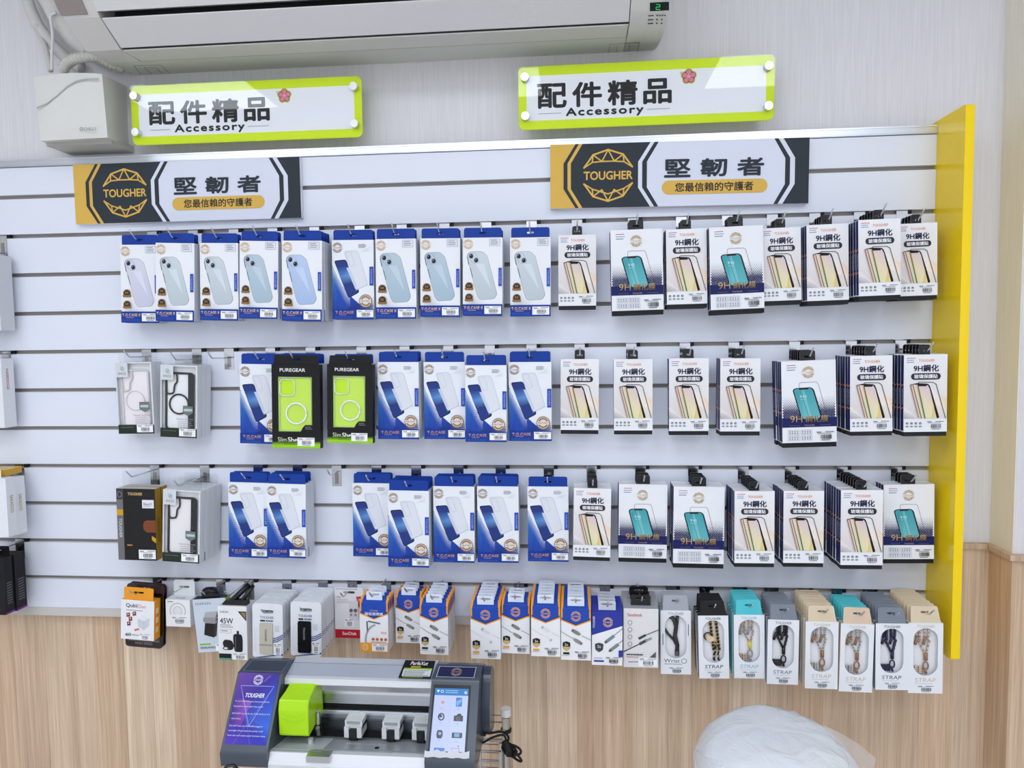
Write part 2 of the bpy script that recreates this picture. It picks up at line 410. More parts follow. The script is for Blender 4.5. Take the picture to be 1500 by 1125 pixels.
# -- phone case cartons
def tg_band(p, W_, H_, v, txt):
    p.rect(0, v, W_, H_, BLUE)
    p.text(txt, 7, v+4.5, 6, (236, 184, 100), w=42, bold=.02, c2=(190, 124, 56)); p.tiny(15, v+12.5, 22, 1, 1, (190, 170, 150), .9)
    p.L += 1
    for i in range(6): p.line(rr(6+i*7.2, v+17, 10.5+i*7.2, v+21, 1.2, 1), .45, (90, 120, 200), True, False)
def case_a():
    r = kind('A', 'blue-white carton picturing dark phone and clear case', 'phone_case_carton', 'box', .096, .178, .016, .0115)
    w, h, t = .096, .178, .016
    body(r, w, h, t, (216, 220, 230), {'l': (205, 210, 222), 't': (226, 229, 236), 'b': BLUE})
    p = PR(-w/2, 0); p.rect(0, 0, 96, 178, (236, 239, 246))
    cv = [(0, 56), (8, 74), (20, 98), (38, 122), (60, 142), (96, 157)]
    for i in range(5):
        (a, b), (c, d) = cv[i], cv[i+1]; k = (210, 224, 240)
        lo = [(70, 140, 200), (50, 110, 190), (38, 88, 180), (34, 76, 172), (30, 66, 165), (28, 60, 160)]
        p.L = 3; p.poly([(a, b), (c, d), (c, 158), (a, 158)], [lo[i], lo[min(i+1, 5)], (36, 70, 165), (30, 64, 165)] if i < 2 else [lo[i], (200, 215, 236) if i > 3 else lo[i+1], (40, 74, 168), (34, 68, 165)], False)
    def f(u, v):
        base = 56+1.9*u if u < 30 else 113+ (u-30)*.75
        d = v-base
        if u < 40: return max(0, min(.85, 1-(d-2)/34)) if d > 2 and v < 153 else 0
        return 0
    p.L = 4; p.dots(f, 1, 58, 42, 155, 3.1, (240, 244, 250))
    p.dots(lambda u, v: max(0, min(.95, (v-(122+(88-u)*.16))/26)) if u > 34 else 0, 34, 122, 95, 155, 3.1, (30, 50, 120))
    p.dots(lambda u, v: .8*max(0, 1-abs(v-150)/9), 56, 142, 92, 156, 3.1, (34, 60, 140))
    ph = roundpoly([(4.5, 46), (32, 43.5), (63, 117), (37, 131)], 5); p.poly(ph, (22, 26, 50))
    ph = roundpoly([(6.5, 48), (31, 45.5), (61, 116), (37.5, 128.5)], 4); n = len(ph); p.poly(ph, [(36+int(40*max(0, 1-abs(b-75)/30)), 60+int(70*max(0, 1-abs(b-80)/26)), 130+int(70*max(0, 1-abs(b-80)/28))) for a, b in ph])
    p.poly([(11, 61), (37, 59), (44, 77), (18, 83)], [(40, 62, 130), (46, 78, 150), (104, 154, 212), (84, 132, 200)]); p.poly([(18, 83), (44, 77), (51, 95), (25, 101)], [(84, 132, 200), (104, 154, 212), (38, 58, 124), (36, 54, 118)], False)
    p.poly(roundpoly([(28, 25), (60, 24), (82, 100), (54, 113)], 7), (224, 227, 236)); p.line(roundpoly([(28, 25), (60, 24), (82, 100), (54, 113)], 7), .9, (190, 196, 208), True)
    p.line(roundpoly([(31, 28), (44, 27), (54, 56), (43, 60)], 3), .8, (196, 202, 214), True); p.line([(54, 113), (82, 100)], 1.1, (180, 188, 202))
    p.poly([(33, 62), (40, 62), (58, 104), (53, 109)], (206, 212, 228))
    p.logo(13, 17, 11, (150, 118, 70), (236, 239, 246)); p.tiny(62, 10, 20, 3, 3.0, (110, 112, 120), 1.1)
    for i in range(3): p.line([(68+i*5, 27-i*1), (88, 17+i*4)], .5, (196, 202, 214))
    p.rect(86.5, 60, 95.5, 102, (40, 74, 180)); p.text('TOUGHER', 89, 64, 4, (170, 190, 240), w=34, rot=1)
    for rad, c in ((15, (150, 118, 92)), (12.6, (232, 222, 212)), (11.4, (140, 108, 84)), (8.2, (224, 214, 204))): p.poly(ell(77, 137, rad), c)
    p.rect(64, 133.5, 90, 140.5, (236, 228, 220)); p.text('MILITARY', 77, 135, 4, (120, 88, 66), w=22, bold=.03, align='c')
    tg_band(p, 96, 178, 155, 'T.G.CASE'); p.build('printed_front', CARD, r)
    s = PR(-w/2, 0); s.L = p.L+1; s.sticker(56.5, 157, 95, 173.5); s.build('price_sticker', MATTE, r)
    tb = tabplate(.091, .0235, .005, .0115, BLUE); o = tb.build('hang_tab', CARD, r, (0, .004, -.0002))
def case_b(name, c1, c2, look):
    r = kind(name, look, 'phone_case_carton', 'box', .093, .180, .016, .0115); w, h, t = .093, .180, .016
    body(r, w, h, t, (216, 220, 230), {'l': (205, 210, 222), 't': (226, 229, 236), 'b': BLUE})
    p = PR(-w/2, 0); p.rect(0, 0, 93, 180, (238, 239, 244))
    p.dots(lambda u, v: max(0, min(.7, (v-108)/60-abs(u-24)/60)), 8, 120, 62, 154, 3.0, (110, 118, 150))
    ph = [(9, 40), (17, 32), (46, 31.5), (58, 42), (81, 131), (74, 142), (40, 144), (33, 134)]
    q = roundpoly(ph, 5); p.poly(q, tuple(int(v*.7) for v in c1)); q2 = [(46+(a-46)*.965, 88+(b-88)*.985) for a, b in q]
    p.poly(q2, [tuple(c1[k]*(1-(b-31)/113)+c2[k]*((b-31)/113) for k in range(3)) for a, b in q2])
    p.poly([(30, 60), (50, 60), (66, 118)], tuple(min(255, v+7) for v in c1))
    p.poly([(10, 44), (11.5, 43), (15, 62), (13.5, 62)], (60, 64, 76)); p.poly([(17, 70), (18.5, 70), (24, 92), (22.5, 92)], (60, 64, 76))
    p.line(roundpoly([(12, 37), (30, 35), (39, 55), (27, 60), (17, 52)], 5), .5, (120, 130, 142), True)
    for a, b in ((20, 42.5), (31.5, 52)): p.poly(ell(a, b, 5.4, 6), (150, 156, 168)); p.poly(ell(a, b, 4.2, 4.8), (26, 28, 40)); p.poly(ell(a-1.3, b-1.5, 1.2), (150, 160, 190))
    p.logo(13, 15, 11, (214, 176, 120), (238, 239, 244)); p.line([(63, 3.5), (87, 3.5), (87, 19), (63, 19)], .6, (120, 126, 150), True); p.tiny(66, 6, 18, 3, 4, (110, 116, 140), 1.3, 3)
    for b in (112, 138):
        p.poly(ell(15, b, 9.5, n=12), (54, 44, 40)); p.line(ell(15, b, 8.6, n=12), .8, (190, 150, 96), True); p.poly([(4, b+4), (26, b+4), (24, b+9), (6, b+9)], (150, 112, 64)); p.text('5X', 15, b-4, 5, (200, 160, 100), align='c')
    p.rect(84, 70, 91.5, 112, (40, 74, 180)); p.text('TOUGHER', 86, 74, 3.5, (170, 190, 240), w=34, rot=1)
    p.rect(0, 154, 93, 180, BLUE); p.text('T.G.CASE II', 2.5, 159, 6.2, (248, 226, 150), w=44, bold=.03, c2=(210, 150, 70)); p.tiny(12, 167.5, 24, 1, 1, (220, 190, 150))
    p.L += 1
    for i in range(6): p.line(rr(4+i*7, 172, 8.5+i*7, 176, 1.2, 1), .45, (90, 120, 200), True, False)
    p.build('printed_front', CARD, r)
    s = PR(-w/2, 0); s.L = p.L+1; s.sticker(51, 158, 90, 176.5); s.build('price_sticker', MATTE, r)
    tabplate(.088, .0235, .005, .0115, BLUE).build('hang_tab', CARD, r, (0, .004, -.0002))
case_a()
case_b('B1', (216, 218, 232), (204, 204, 224), 'case carton picturing pale lilac phone back')
case_b('B2', (206, 216, 224), (190, 200, 208), 'case carton picturing pale grey phone back')
case_b('B3', (188, 204, 216), (168, 190, 206), 'case carton picturing grey-blue phone back')
case_b('B4', (190, 206, 236), (168, 190, 226), 'case carton picturing sky blue phone back')

# -- screen protector cartons
def black_tab(r, w=.023, h=.0155):
    tabplate(w, h+.006, .005, .0085, (20, 21, 23), .0014, .014, side=(130, 132, 138)).build('hang_tab', GLOSS, r, (0, .005, -.0002))
def navy_side(r, w, h, t):
    p = MB(); x = -w/2-.0002
    def q(v0, v1, y0, y1, c, L=0): p.add([(x-L*EPS, y0, -v0), (x-L*EPS, y1, -v0), (x-L*EPS, y1, -v1), (x-L*EPS, y0, -v1)], [(3, 2, 1, 0)], c)
    q(.001, h-.012, .0004, t-.0004, NAVY)
    for v in (.062, .112): p.add([(x-EPS, .0004, -v), (x-EPS, t-.0004, -v-.004), (x-EPS, t-.0004, -v-.0065), (x-EPS, .0004, -v-.0025)], [(3, 2, 1, 0)], ORG)
    vs, fs, a = text_mesh('TOUGHER', .006); p.add([(x-2*EPS, .003+Y*.004, -.108+X*.036) for X, Y in vs], fs, (190, 200, 230))
    p.build('printed_side', CARD, r)
def glass_small():
    r = kind('S', 'narrow white screen protector carton, tan phone picture', 'screen_protector_carton', 'box', .089, .176, .0135, .009); w, h, t = .089, .176, .0135
    MB().box((-w/2, 0, -h+.0095), (w/2, t, 0), (232, 233, 238)).build('carton', CARD, r)
    MB().box((-w/2+.0006, .0004, -h), (w/2-.0006, t-.0004, -h+.0094), (30, 31, 35)).build('black_tray', MATTE, r)
    p = PR(-w/2, 0); p.poly([(0, 0), (89, 0), (89, 138), (0, 138)], [(240, 241, 245), (240, 241, 245), (232, 222, 214), (222, 214, 212)])
    p.poly([(52, 70), (89, 96), (89, 122), (60, 104)], [(240, 240, 244), (240, 214, 190), (244, 226, 204), (246, 240, 236)]); p.poly([(0, 112), (0, 138), (26, 138), (14, 122)], [(240, 236, 236), (176, 168, 172), (210, 204, 204), (232, 226, 224)]); p.line([(0, 120), (14, 126), (28, 137)], .7, (250, 248, 246))
    for i, c in enumerate(((206, 70, 92), (96, 150, 200), (110, 116, 140))): p.tiny(6, 6.5+i*4.4, 18, 1, 2, c, 1.6, i+2)
    p.text('TOUGHER', 30, 10, 5.6, (226, 132, 80), w=33, bold=.01)
    p.text('9H鋼化', 20, 22, 14.5, (34, 36, 66), w=51, bold=.05)
    p.poly(rr(14.5, 40, 75.5, 54, 6.8), (46, 48, 56)); p.text('玻璃保護貼', 45, 42.5, 8.6, (240, 240, 244), w=48, bold=.04, align='c')
    B = 137.5
    sh = [(12, 62), (26, 59), (60, 138), (34, 138)]; p.poly([(11, 66), (13, 63), (17, 63), (34, B), (28, B)], (196, 188, 190))
    p.poly(roundpoly([(12.5, 64), (27, 61), (51, 63), (55, 72), (74, B), (31, B)], 4), (24, 24, 28))
    p.poly([(14.5, 67), (17.5, 63.5), (36, B), (32, B)], (228, 190, 170)); p.poly([(19, 64), (49, 66), (53, 74), (68, B), (37.5, B)], [(224, 206, 204), (222, 200, 206), (214, 206, 214), (240, 228, 180), (218, 222, 176)])
    p.poly([(19, 64), (30, 65), (40, 100), (44, B), (37.5, B)], [(232, 214, 210), (236, 200, 150), (232, 214, 160), (206, 222, 170), (220, 222, 180)]); p.poly([(58, 96), (62, 110), (66, B), (56, B), (60, 116)], (232, 206, 140))
    p.poly([(27, 63), (46, 64), (47, 68), (30, 68)], (24, 24, 28))
    p.line([(44.5, B), (28, 62), (31, 59), (60, 60), (66, 64), (86, B)], 1.3, (30, 30, 36)); p.line([(43, B), (27, 66)], .8, (30, 30, 36))
    p.rect(0, 138, 89, 166.5, (238, 239, 243)); p.L += 1
    for i in range(4):
        p.line(ell(7+i*9, 148, 2.4, n=8), .9, (70, 72, 82), True, False); p.rect(5.4+i*9, 147, 8.4+i*9, 148.6, (60, 62, 72), False); p.rect(4+i*9, 153, 10+i*9, 156.5, (150, 152, 160), False)
    p.build('printed_front', CARD, r)
    s = PR(-w/2, 0); s.L = p.L+1; s.sticker(46, 141.5, 84, 163, False); s.build('barcode_print', CARD, r)
    navy_side(r, w, h, t); black_tab(r)
def glass_large():
    r = kind('L', 'wide white screen protector carton, teal phone picture', 'screen_protector_carton', 'box', .116, .192, .0135, .009); w, h, t = .116, .192, .0135
    MB().box((-w/2, 0, -h+.0105), (w/2, t, 0), (232, 233, 238)).build('carton', CARD, r)
    MB().box((-w/2+.0006, .0004, -h), (w/2-.0006, t-.0004, -h+.0104), (22, 22, 25)).build('black_tray', MATTE, r)
    p = PR(-w/2, 0); p.rect(0, 0, 116, 181, (238, 239, 244))
    for i, c in enumerate(((206, 70, 92), (80, 150, 200), (70, 90, 120))): p.tiny(12, 9+i*5, 21, 1, 2, c, 1.8, i+5)
    p.dots(lambda u, v: max(0, min(1.15, (v-72)/34)), 3, 80, 114, 128, 3.9, (24, 30, 84))
    p.rect(0, 126, 116, 147, NAVY)
    p.poly(roundpoly([(23, 64), (29, 60), (63, 59), (69, 64), (86, 126), (80, 134), (44, 134), (40, 126)], 4), (36, 38, 44))
    q = roundpoly([(26, 65), (30, 62), (62, 61), (66, 65), (82, 124), (78, 129), (46, 129), (42, 124)], 3); p.poly(q, [(70+(b-61)*.5, 160+(b-61)*.35, 172+(b-61)*.3) for a, b in q]); p.poly([(44, 62), (47, 62), (64, 128), (46, 128), (30, 70)], [(86, 176, 184), (110, 190, 196), (130, 200, 206), (96, 184, 192), (60, 150, 160)])
    p.poly([(36, 61), (56, 60), (57, 63.5), (38, 64)], (40, 26, 26)); p.text('9:42', 46, 76, 6, (220, 240, 244), align='c'); p.tiny(40, 85, 16, 1, 1, (200, 228, 232), .9)
    p.line([(58, 128), (38, 62), (38, 50), (41, 48), (74, 48), (78, 52), (98, 128)], .7, (70, 74, 84))
    p.rect(0, 128.5, 116, 147, NAVY)
    for du, c in ((.6, (30, 30, 40)), (0, (222, 192, 140))):
        p.text('9H', 17+du, 121+du, 15, c, w=26, bold=.0 if du == 0 else .04, c2=(150, 120, 80) if du == 0 else None)
        p.text('鋼化膜', 49+du, 121.5+du, 15, c, w=49, bold=.006 if du == 0 else .035, c2=(120, 96, 66) if du == 0 else None)
    p.text('TOUGHER', 58, 141.5, 3, (190, 160, 120), w=22, align='c'); p.line([(15, 143), (38, 143)], .4, (150, 140, 130)); p.line([(80, 143), (104, 143)], .4, (150, 140, 130))
    p.logo(57, 26, 12.5, (190, 160, 100), (238, 239, 244))
    p.L += 1
    for a in (12, 39):
        for b in (153, 166):
            p.line([(a, b), (a+24, b), (a+24, b+10), (a, b+10)], .5, (140, 150, 165), True, False)
            for k in range(4):
                for j in range(2): p.rect(a+2.5+k*5.4, b+2+j*4, a+5+k*5.4, b+4.2+j*4, (120, 128, 145), False)
    p.build('printed_front', CARD, r)
    s = PR(-w/2, 0); s.L = p.L+1; s.sticker(70, 155, 112, 179, False); s.build('barcode_print', CARD, r)
    navy_side(r, w, h, t); black_tab(r, .033, .0165)
glass_small(); glass_large()

# -- black and lime case carton
def puregear():
    r = kind('P', 'black case carton with lime green window', 'phone_case_carton', 'box', .110, .186, .018, .012); w, h, t = .110, .186, .018
    G = (150, 205, 30)
    MB().box((-w/2, .0045, -h), (w/2, t, 0), (24, 24, 26), {'b': G}).build('carton', CARD, r)
    out = rr(-w/2, -h, w/2, 0, .0008, 4); inn = rr(-w/2+.013, -.150, w/2-.018, -.027, .002, 4)
    MB().ring(out, inn, 0, .0044, (24, 24, 26)).build('window_frame', CARD, r)
    g = PR(-w/2, 0, y=.0045); g.rect(10, 25, 95, 152, (204, 238, 84)); g.rect(16, 34, 48, 68, (200, 240, 20))
    o = g.build('lime_backing', CARD, r)
    c = MB(); q = [(x, z) for x, z in roundpoly([(-.039, -.029), (.034, -.029), (.034, -.148), (-.039, -.148)], .009)]
    c.tube([(x, .0022, z) for x, z in q+q[:1]], .0012, (200, 226, 150), 6)
    q = roundpoly([(-.037, -.033), (-.004, -.033), (-.004, -.070), (-.037, -.070)], .010, 5); c.tube([(x, .002, z) for x, z in q+q[:1]], .0014, (226, 236, 220), 6)
    q = ell(.0, -.109, .023, n=28); c.tube([(x, .0022, z) for x, z in q+q[:1]], .0022, (240, 243, 246), 6); c.build('clear_phone_case', GLOSS, r)
    p = PR(-w/2, 0); p.text('PUREGEAR', 19, 8.5, 7.4, (240, 240, 240), w=58, bold=.03)
    p.poly([(62, 150), (66, 148), (70, 140), (76, 134), (97, 134), (97, 153), (62, 153)], (24, 24, 26)); p.tiny(76, 138, 16, 2, 4, (160, 160, 165), 1.2, 8)
    p.text('Slim', 13, 162, 10.5, (210, 230, 190), w=20); p.text('Shell', 36, 162, 10.5, (240, 244, 236), w=28, bold=.03)
    p.poly([(0, 180), (110, 176), (110, 186), (0, 186)], G); p.poly([(0, 172), (110, 170), (110, 177), (0, 181)], [(24, 24, 26), (24, 24, 26), G, G]); p.tiny(26, 175, 34, 2, 2.6, (60, 90, 20), 1.0, 4); p.build('printed_front', CARD, r)
    MB().add([(-w/2+.01, .001, -.152), (w/2-.015, .001, -.152), (w/2-.015, .001, -.025), (-w/2+.01, .001, -.025)], [(0, 1, 2, 3)], WHITE).build('window_film', FILM, r)
    s = PR(-w/2, 0); s.L = p.L+1; s.sticker(58, 162, 97, 181); s.build('price_sticker', MATTE, r)
    tabplate(.098, .021, .002, .0115, (26, 26, 28), .0007, .02, .06).build('hang_tab', CARD, r, (0, .003, -.0002))
puregear()

# -- window cartons with a phone case inside
def window_case(name, look, bump_c, back_c, t=.021):
    w, h = .094, .178
    r = kind(name, look, 'phone_case_carton', 'box', w, h, t, .012)
    MB().box((-w/2, .011, -h), (w/2, t, 0), (222, 224, 228), {'b': (50, 60, 52)}).build('carton', CARD, r)
    o = MB(); o.ring(rr(-w/2, -h, w/2, 0, .0006, 4), rr(-w/2+.003, -h+.022, w/2-.003, -.003, .0006, 4), 0, .0008, (222, 225, 228)); o.ring(rr(-w/2, -h, w/2, 0, .0006, 4), rr(-w/2+.0009, -h+.0009, w/2-.0009, -.0009, .0006, 4), .0008, .0109, (226, 228, 232)); o.build('window_frame', CARD, r)
    g = PR(-w/2, 0, y=.0109); g.rect(1, 1, 93, 176, (236, 236, 238)); g.build('inner_tray', CARD, r)
    c = MB(); q = roundpoly([(-.036, -.020), (.033, -.020), (.033, -.158), (-.036, -.158)], .009, 5)
    c.add([(x, .0085, z) for x, z in q], [tuple(range(len(q)))], back_c); c.build('case_back', CARD, r)
    d = MB(); d.tube([(x, .007, z) for x, z in q+q[:1]], .0028, bump_c, 6)
    if name != 'WC': d.box((.022, .003, -.157), (.036, .008, -.022), bump_c)
    k = roundpoly([(-.036, -.020), (-.008, -.020), (-.007, -.042), (-.014, -.048), (-.016, -.070), (-.034, -.072)], .007, 4); d.tube([(x, .0055, z) for x, z in k+k[:1]], .0021, bump_c, 6)
    if name != 'WK':
        k = ell(-.003, -.096, .024, n=28); d.tube([(x, .0065, z) for x, z in k+k[:1]], .0022 if name == 'WB' else .001, bump_c, 6)
    d.build('case_bumper', GLOSS, r)
    p = PR(-w/2, 0); p.rect(.2, 155, 93.8, 177.6, (40, 50, 42)); p.tiny(7, 161, 34, 1, 1, (120, 136, 120), 1.1, 2); p.L += 2
    p.rect(2, 1, 33, 37, (212, 218, 222)); p.line(rr(14, 10, 20, 18, 2.8), .9, (110, 116, 122), True); p.line(rr(17, 13, 23, 21, 2.8), .9, (110, 116, 122), True); p.text('IMOS', 8, 25, 5.5, (120, 124, 130), w=20)
    for a, b in ((60, 100), ): p.poly([(a-1, 99), (84, 99), (84, 116), (72, 123), (59, 116)], (112, 124, 126)); p.line([(a-1, 99), (84, 99), (84, 116), (72, 123), (59, 116)], .8, (60, 70, 70), True); p.rect(61, 106, 82, 112, (190, 200, 200))
    p.text('TREND BUFFER', 41, 130, 4, (140, 142, 148), w=44); p.tiny(46, 137, 38, 4, 4.5, (160, 162, 168), 1.1, 9)
    p.build('printed_front', CARD, r)
    MB().add([(-w/2+.002, .0003, -h+.02), (w/2-.002, .0003, -h+.02), (w/2-.002, .0003, -.002), (-w/2+.002, .0003, -.002)], [(0, 1, 2, 3)], WHITE).build('window_film', FILM, r)
    s = PR(-w/2, 0); s.L = p.L+1; s.sticker(49, 155, 91, 174); s.build('price_sticker', MATTE, r)
    tabplate(.088, .026, .003, .012, (222, 226, 232), .0005).build('hang_tab', FILM, r, (0, .012, -.0002))
window_case('WC', 'windowed carton with clear pinkish phone case', (216, 214, 218), (250, 242, 244))
window_case('WB', 'windowed carton with black-rimmed ring phone case', (30, 31, 34), (248, 248, 250))
window_case('WK', 'windowed carton with black-rimmed plain phone case', (26, 27, 29), (248, 244, 244), .024)

def wallet():
    w, h, t = .096, .172, .024
    r = kind('K', 'black phone wallet carton with mustard sides', 'phone_case_carton', 'box', w, h, t, .03)
    Y_ = (168, 130, 30)
    MB().box((-w/2, 0, -h), (w/2, t, 0), (34, 33, 34), {'r': Y_, 't': (196, 190, 180)}).build('carton', CARD, r)
    p = PR(-w/2, 0); p.rect(0, 0, 16, 172, (116, 114, 116)); p.rect(0, 0, 15, 26, (60, 58, 60)); p.line(ell(8, 14, 5, 7), 1.2, (150, 150, 155), True); p.rect(0, 50, 16, 64, (206, 160, 40)); p.text('TOUGHER', 5, 72, 7, (216, 218, 220), w=46, bold=.02, rot=1)
    p.text('TOUGHER', 29, 9, 6.5, (232, 196, 130), w=36, bold=.03); p.rect(64, 26, 93, 46, (232, 234, 238)); p.text('Reno15', 78, 33, 6, (60, 66, 100), w=20, bold=.02, align='c'); p.tiny(67, 41, 22, 1, 1, (120, 124, 140), 1.1)
    p.poly([(68, 78), (74, 75), (96, 75), (96, 104), (74, 104), (66, 97), (65, 86)], (132, 72, 48)); p.L += 1
    for i in range(7): p.line([(70+i*3.6, 79), (70+i*3.6, 100)], .4, (100, 52, 34), lay=False)
    p.poly([(86, 112), (96, 118), (96, 130), (86, 122)], (206, 160, 40)); p.tiny(24, 134, 16, 1, 1, (206, 160, 90), 3); p.build('printed_front', CARD, r)
    q = MB(); vs, fs, a = text_mesh('TOUGHER', .006); q.add([(w/2+.0003, .006+Y*.010, -.13+X*.06) for X, Y in vs], fs, (110, 84, 20)); q.build('printed_side', CARD, r)
    s = PR(-w/2, 0); s.L = p.L+1; s.sticker(52, 146, 94, 168); s.build('price_sticker', MATTE, r)
    tabplate(.088, .040, .003, .030, (222, 226, 232), .0005).build('hang_tab', FILM, r, (0, .02, -.0002))
wallet()

# -- strap cartons with an oval window
def strap(name, look, tabc, ink, mode, t=.0165, txt='STRAP'):
    w, h = .078, .170
    r = kind(name, look, 'strap_carton', 'box', w, h, t, .024)
    bc = tabc
    MB().box((-w/2, .0125, -h), (w/2, t, 0), (226, 228, 232), {'t': bc}).build('carton', CARD, r)
    n = 8
    out = rr(-w/2, -h, w/2, 0, .0006, n); inn = rr(-w/2+.0115, -.127, w/2-.0115, -.013, .0272, n)
    o = MB(); o.ring(out, inn, 0, .0008, (236, 238, 243), (226, 226, 230))
    for sx in (-1, 1):
        x = sx*w/2; o.box((min(x, x-sx*.0008), .0008, -h), (max(x, x-sx*.0008), .0125, 0), bc if sx < 0 else (226, 228, 232))
    o.box((-w/2, .0008, -h), (w/2, .0125, -h+.0008), (226, 228, 232)); o.box((-w/2, .0008, -.0008), (w/2, .0125, 0), bc); o.build('window_front', CARD, r)
    g = PR(-w/2, 0, y=.0124); g.rect(1, 1, 77, 169, (240, 240, 244)); g.build('inner_tray', CARD, r)
    m = MB(); R_ = .0022
    pal = {'black': [(28, 28, 30), (44, 44, 48)], 'navy': [(36, 38, 66), (48, 50, 84)], 'grey': [(206, 202, 196), (150, 140, 136), (214, 210, 204), (90, 84, 84)], 'tan': [(210, 186, 166), (150, 118, 96), (226, 208, 190)], 'multi': [(222, 206, 90), (140, 128, 140), (214, 170, 180), (110, 110, 108)], 'chain': [(26, 26, 26), (200, 168, 110), (26, 26, 26), (30, 30, 30)], 'band': [(44, 44, 48), (60, 60, 64)]}[mode]
    clipc = {'black': (30, 30, 32), 'navy': (46, 48, 70), 'grey': (150, 112, 80), 'tan': (156, 120, 94), 'multi': (150, 148, 148), 'chain': (206, 178, 130), 'band': (60, 60, 64)}[mode]
    def wav(p, q, k=16, amp=.0006):
        p = Vector(p); q = Vector(q)
        return [p.lerp(q, i/k)+Vector((amp*math.sin(i*2.2), 0, 0)) for i in range(k+1)]
    y = .0075
    if mode == 'band':
        m.tube([(-.018, y, -.016), (-.004, y, -.026), (.002, y, -.045), (-.001, y, -.07), (.005, y, -.095), (.004, y, -.122)], .0055, None, 8, pal); m.tube([(.006, y, -.014), (.004, y, -.04)], .004, None, 8, pal); m.tube([(-.027, y, -.052), (-.02, y, -.064), (-.004, y, -.082), (.004, y, -.098)], .0035, None, 8, pal); m.cyl((.004, y, -.110), (.004, y, -.122), .0062, (90, 90, 94))
    elif mode == 'chain':
        for a in (-.007, .008):
            for i in range(9):
                z = -.016-i*.0095; q = ell(a+(.002*i/9 if a < 0 else 0)+ (i*.0009), z, .0042, .0058, 10); m.tube([(x_, y+(.001 if i % 2 else -.001), z_) for x_, z_ in q+q[:1]], .0011, (206, 176, 120), 5); m.cyl((a+i*.0009, y-.001, z+.003), (a+i*.0009, y-.001, z-.003), .003, (22, 22, 24), 6)
        m.tube(wav((.006, y, -.075), (.002, y, -.124), 12, .002), .003, None, 6, pal); m.tube(wav((.012, y, -.075), (.014, y, -.124), 12, .002), .0024, None, 6, pal)
        q = ell(-.013, -.058, .010, .010, 16); m.tube([(x_, y-.002, z_) for x_, z_ in q+q[:1]], .0018, (40, 36, 34), 6); m.add([(-.016, y-.005, -.052), (.0, y-.005, -.058), (.006, y-.005, -.068), (-.006, y-.005, -.072), (-.018, y-.005, -.066)], [(0, 4, 3, 2, 1)], (226, 200, 160))
    else:
        th = {'black': .0030, 'navy': .0032}.get(mode, .0021)
        xs = (-.018, -.010, .000, .010) if mode != 'black' else (-.013, -.006, .004, .011)
        for i, a in enumerate(xs):
            m.tube(wav((a, y, -.014), (a*.8+(.001 if i > 1 else -.002), y, -.045), 10), th, None, 6, pal)
        for a, tl in ((-.017, -.006), (.0, -.004)): m.tube([(a+.002, y-.003, -.034), (a+tl, y-.004, -.054)], .0036, clipc, 8)
        m.tube(wav((-.014, y, -.044), (.003, y, -.080), 10), th, None, 6, pal); m.tube(wav((.012, y, -.044), (.004, y, -.080), 10), th, None, 6, pal)
        m.tube([(.003, y-.002, -.074), (.003, y-.002, -.092)], .0046, clipc if mode in ('grey', 'tan') else pal[0], 8)
        q = ell(.003, -.106, .0058, .010, 14); m.tube([(x_, y-.002, z_) for x_, z_ in q+q[:1]], .0018, clipc, 6); m.tube([(.001, y-.002, -.112), (.004, y-.003, -.124)], .0028, clipc, 6)
        for i in range(4): m.tube(wav((-.026+i*.0002, y, -.109-i*.0045), (0, y, -.109-i*.0045), 8), .0021, None, 6, pal)
    m.build('phone_strap', GLOSS, r)
    p = PR(-w/2, 0); p.text('TOUGHER', 39, 5, 6.3, ink, w=40, bold=.01, align='c')
    if txt == 'STRAP': p.text('STRAP', 39, 133, 9.5, ink, w=47, bold=-.002, align='c', shear=.1); p.tiny(15, 146, 50, 1, 1, (176, 178, 186), .8, 3)
    else: p.text('Wrist', 9, 129, 10, (60, 60, 66), w=40); p.line(ell(60, 134, 6.5, n=12), 1.2, (80, 80, 86), True); p.tiny(10, 142, 56, 1, 1, (120, 120, 128), 1.6, 3); p.rect(70, 36, 72, 66, (96, 98, 106)); p.rect(5, 62, 7, 92, (96, 98, 106))
    p.build('printed_front', CARD, r)
    s = PR(-w/2, 0); s.L = p.L+1; s.sticker(20, 150, 60, 168, False); s.build('barcode_print', CARD, r)
    tb = tabplate(.060, .037, .004, .0235, bc, .0007, .018, .13)
    tb.v = [(x, yy+z*.28, z) for x, yy, z in tb.v]
    tb.build('hang_tab', CARD, r, (0, .0006, -.0002))
TEAL = (84, 196, 206); SGREY = (128, 136, 148); CREAM = (222, 204, 176); PINKC = (222, 196, 172)
strap('Xw', 'white carton with dark wrist strap', (168, 172, 182), (140, 142, 150), 'band', txt='Wrist')
strap('Xk', 'black-tabbed carton with black and gold chain', (26, 26, 28), (44, 44, 50), 'chain')
strap('Xt', 'teal-tabbed strap carton with yellow speckled cord', TEAL, (120, 196, 206), 'multi')
strap('Xg', 'grey-tabbed strap carton with black cord strap', SGREY, (110, 114, 122), 'black')
strap('Xc', 'cream-tabbed strap carton, pale cord, copper clips', CREAM, (206, 190, 168), 'grey')
strap('Xp', 'pinkish-tabbed strap carton, pale cord, copper clips', PINKC, (206, 190, 168), 'grey')
strap('Xn', 'grey-tabbed strap carton with navy cord strap', SGREY, (70, 72, 96), 'navy')
strap('Xb', 'cream-tabbed strap carton with beige braided cord', CREAM, (206, 190, 168), 'tan')

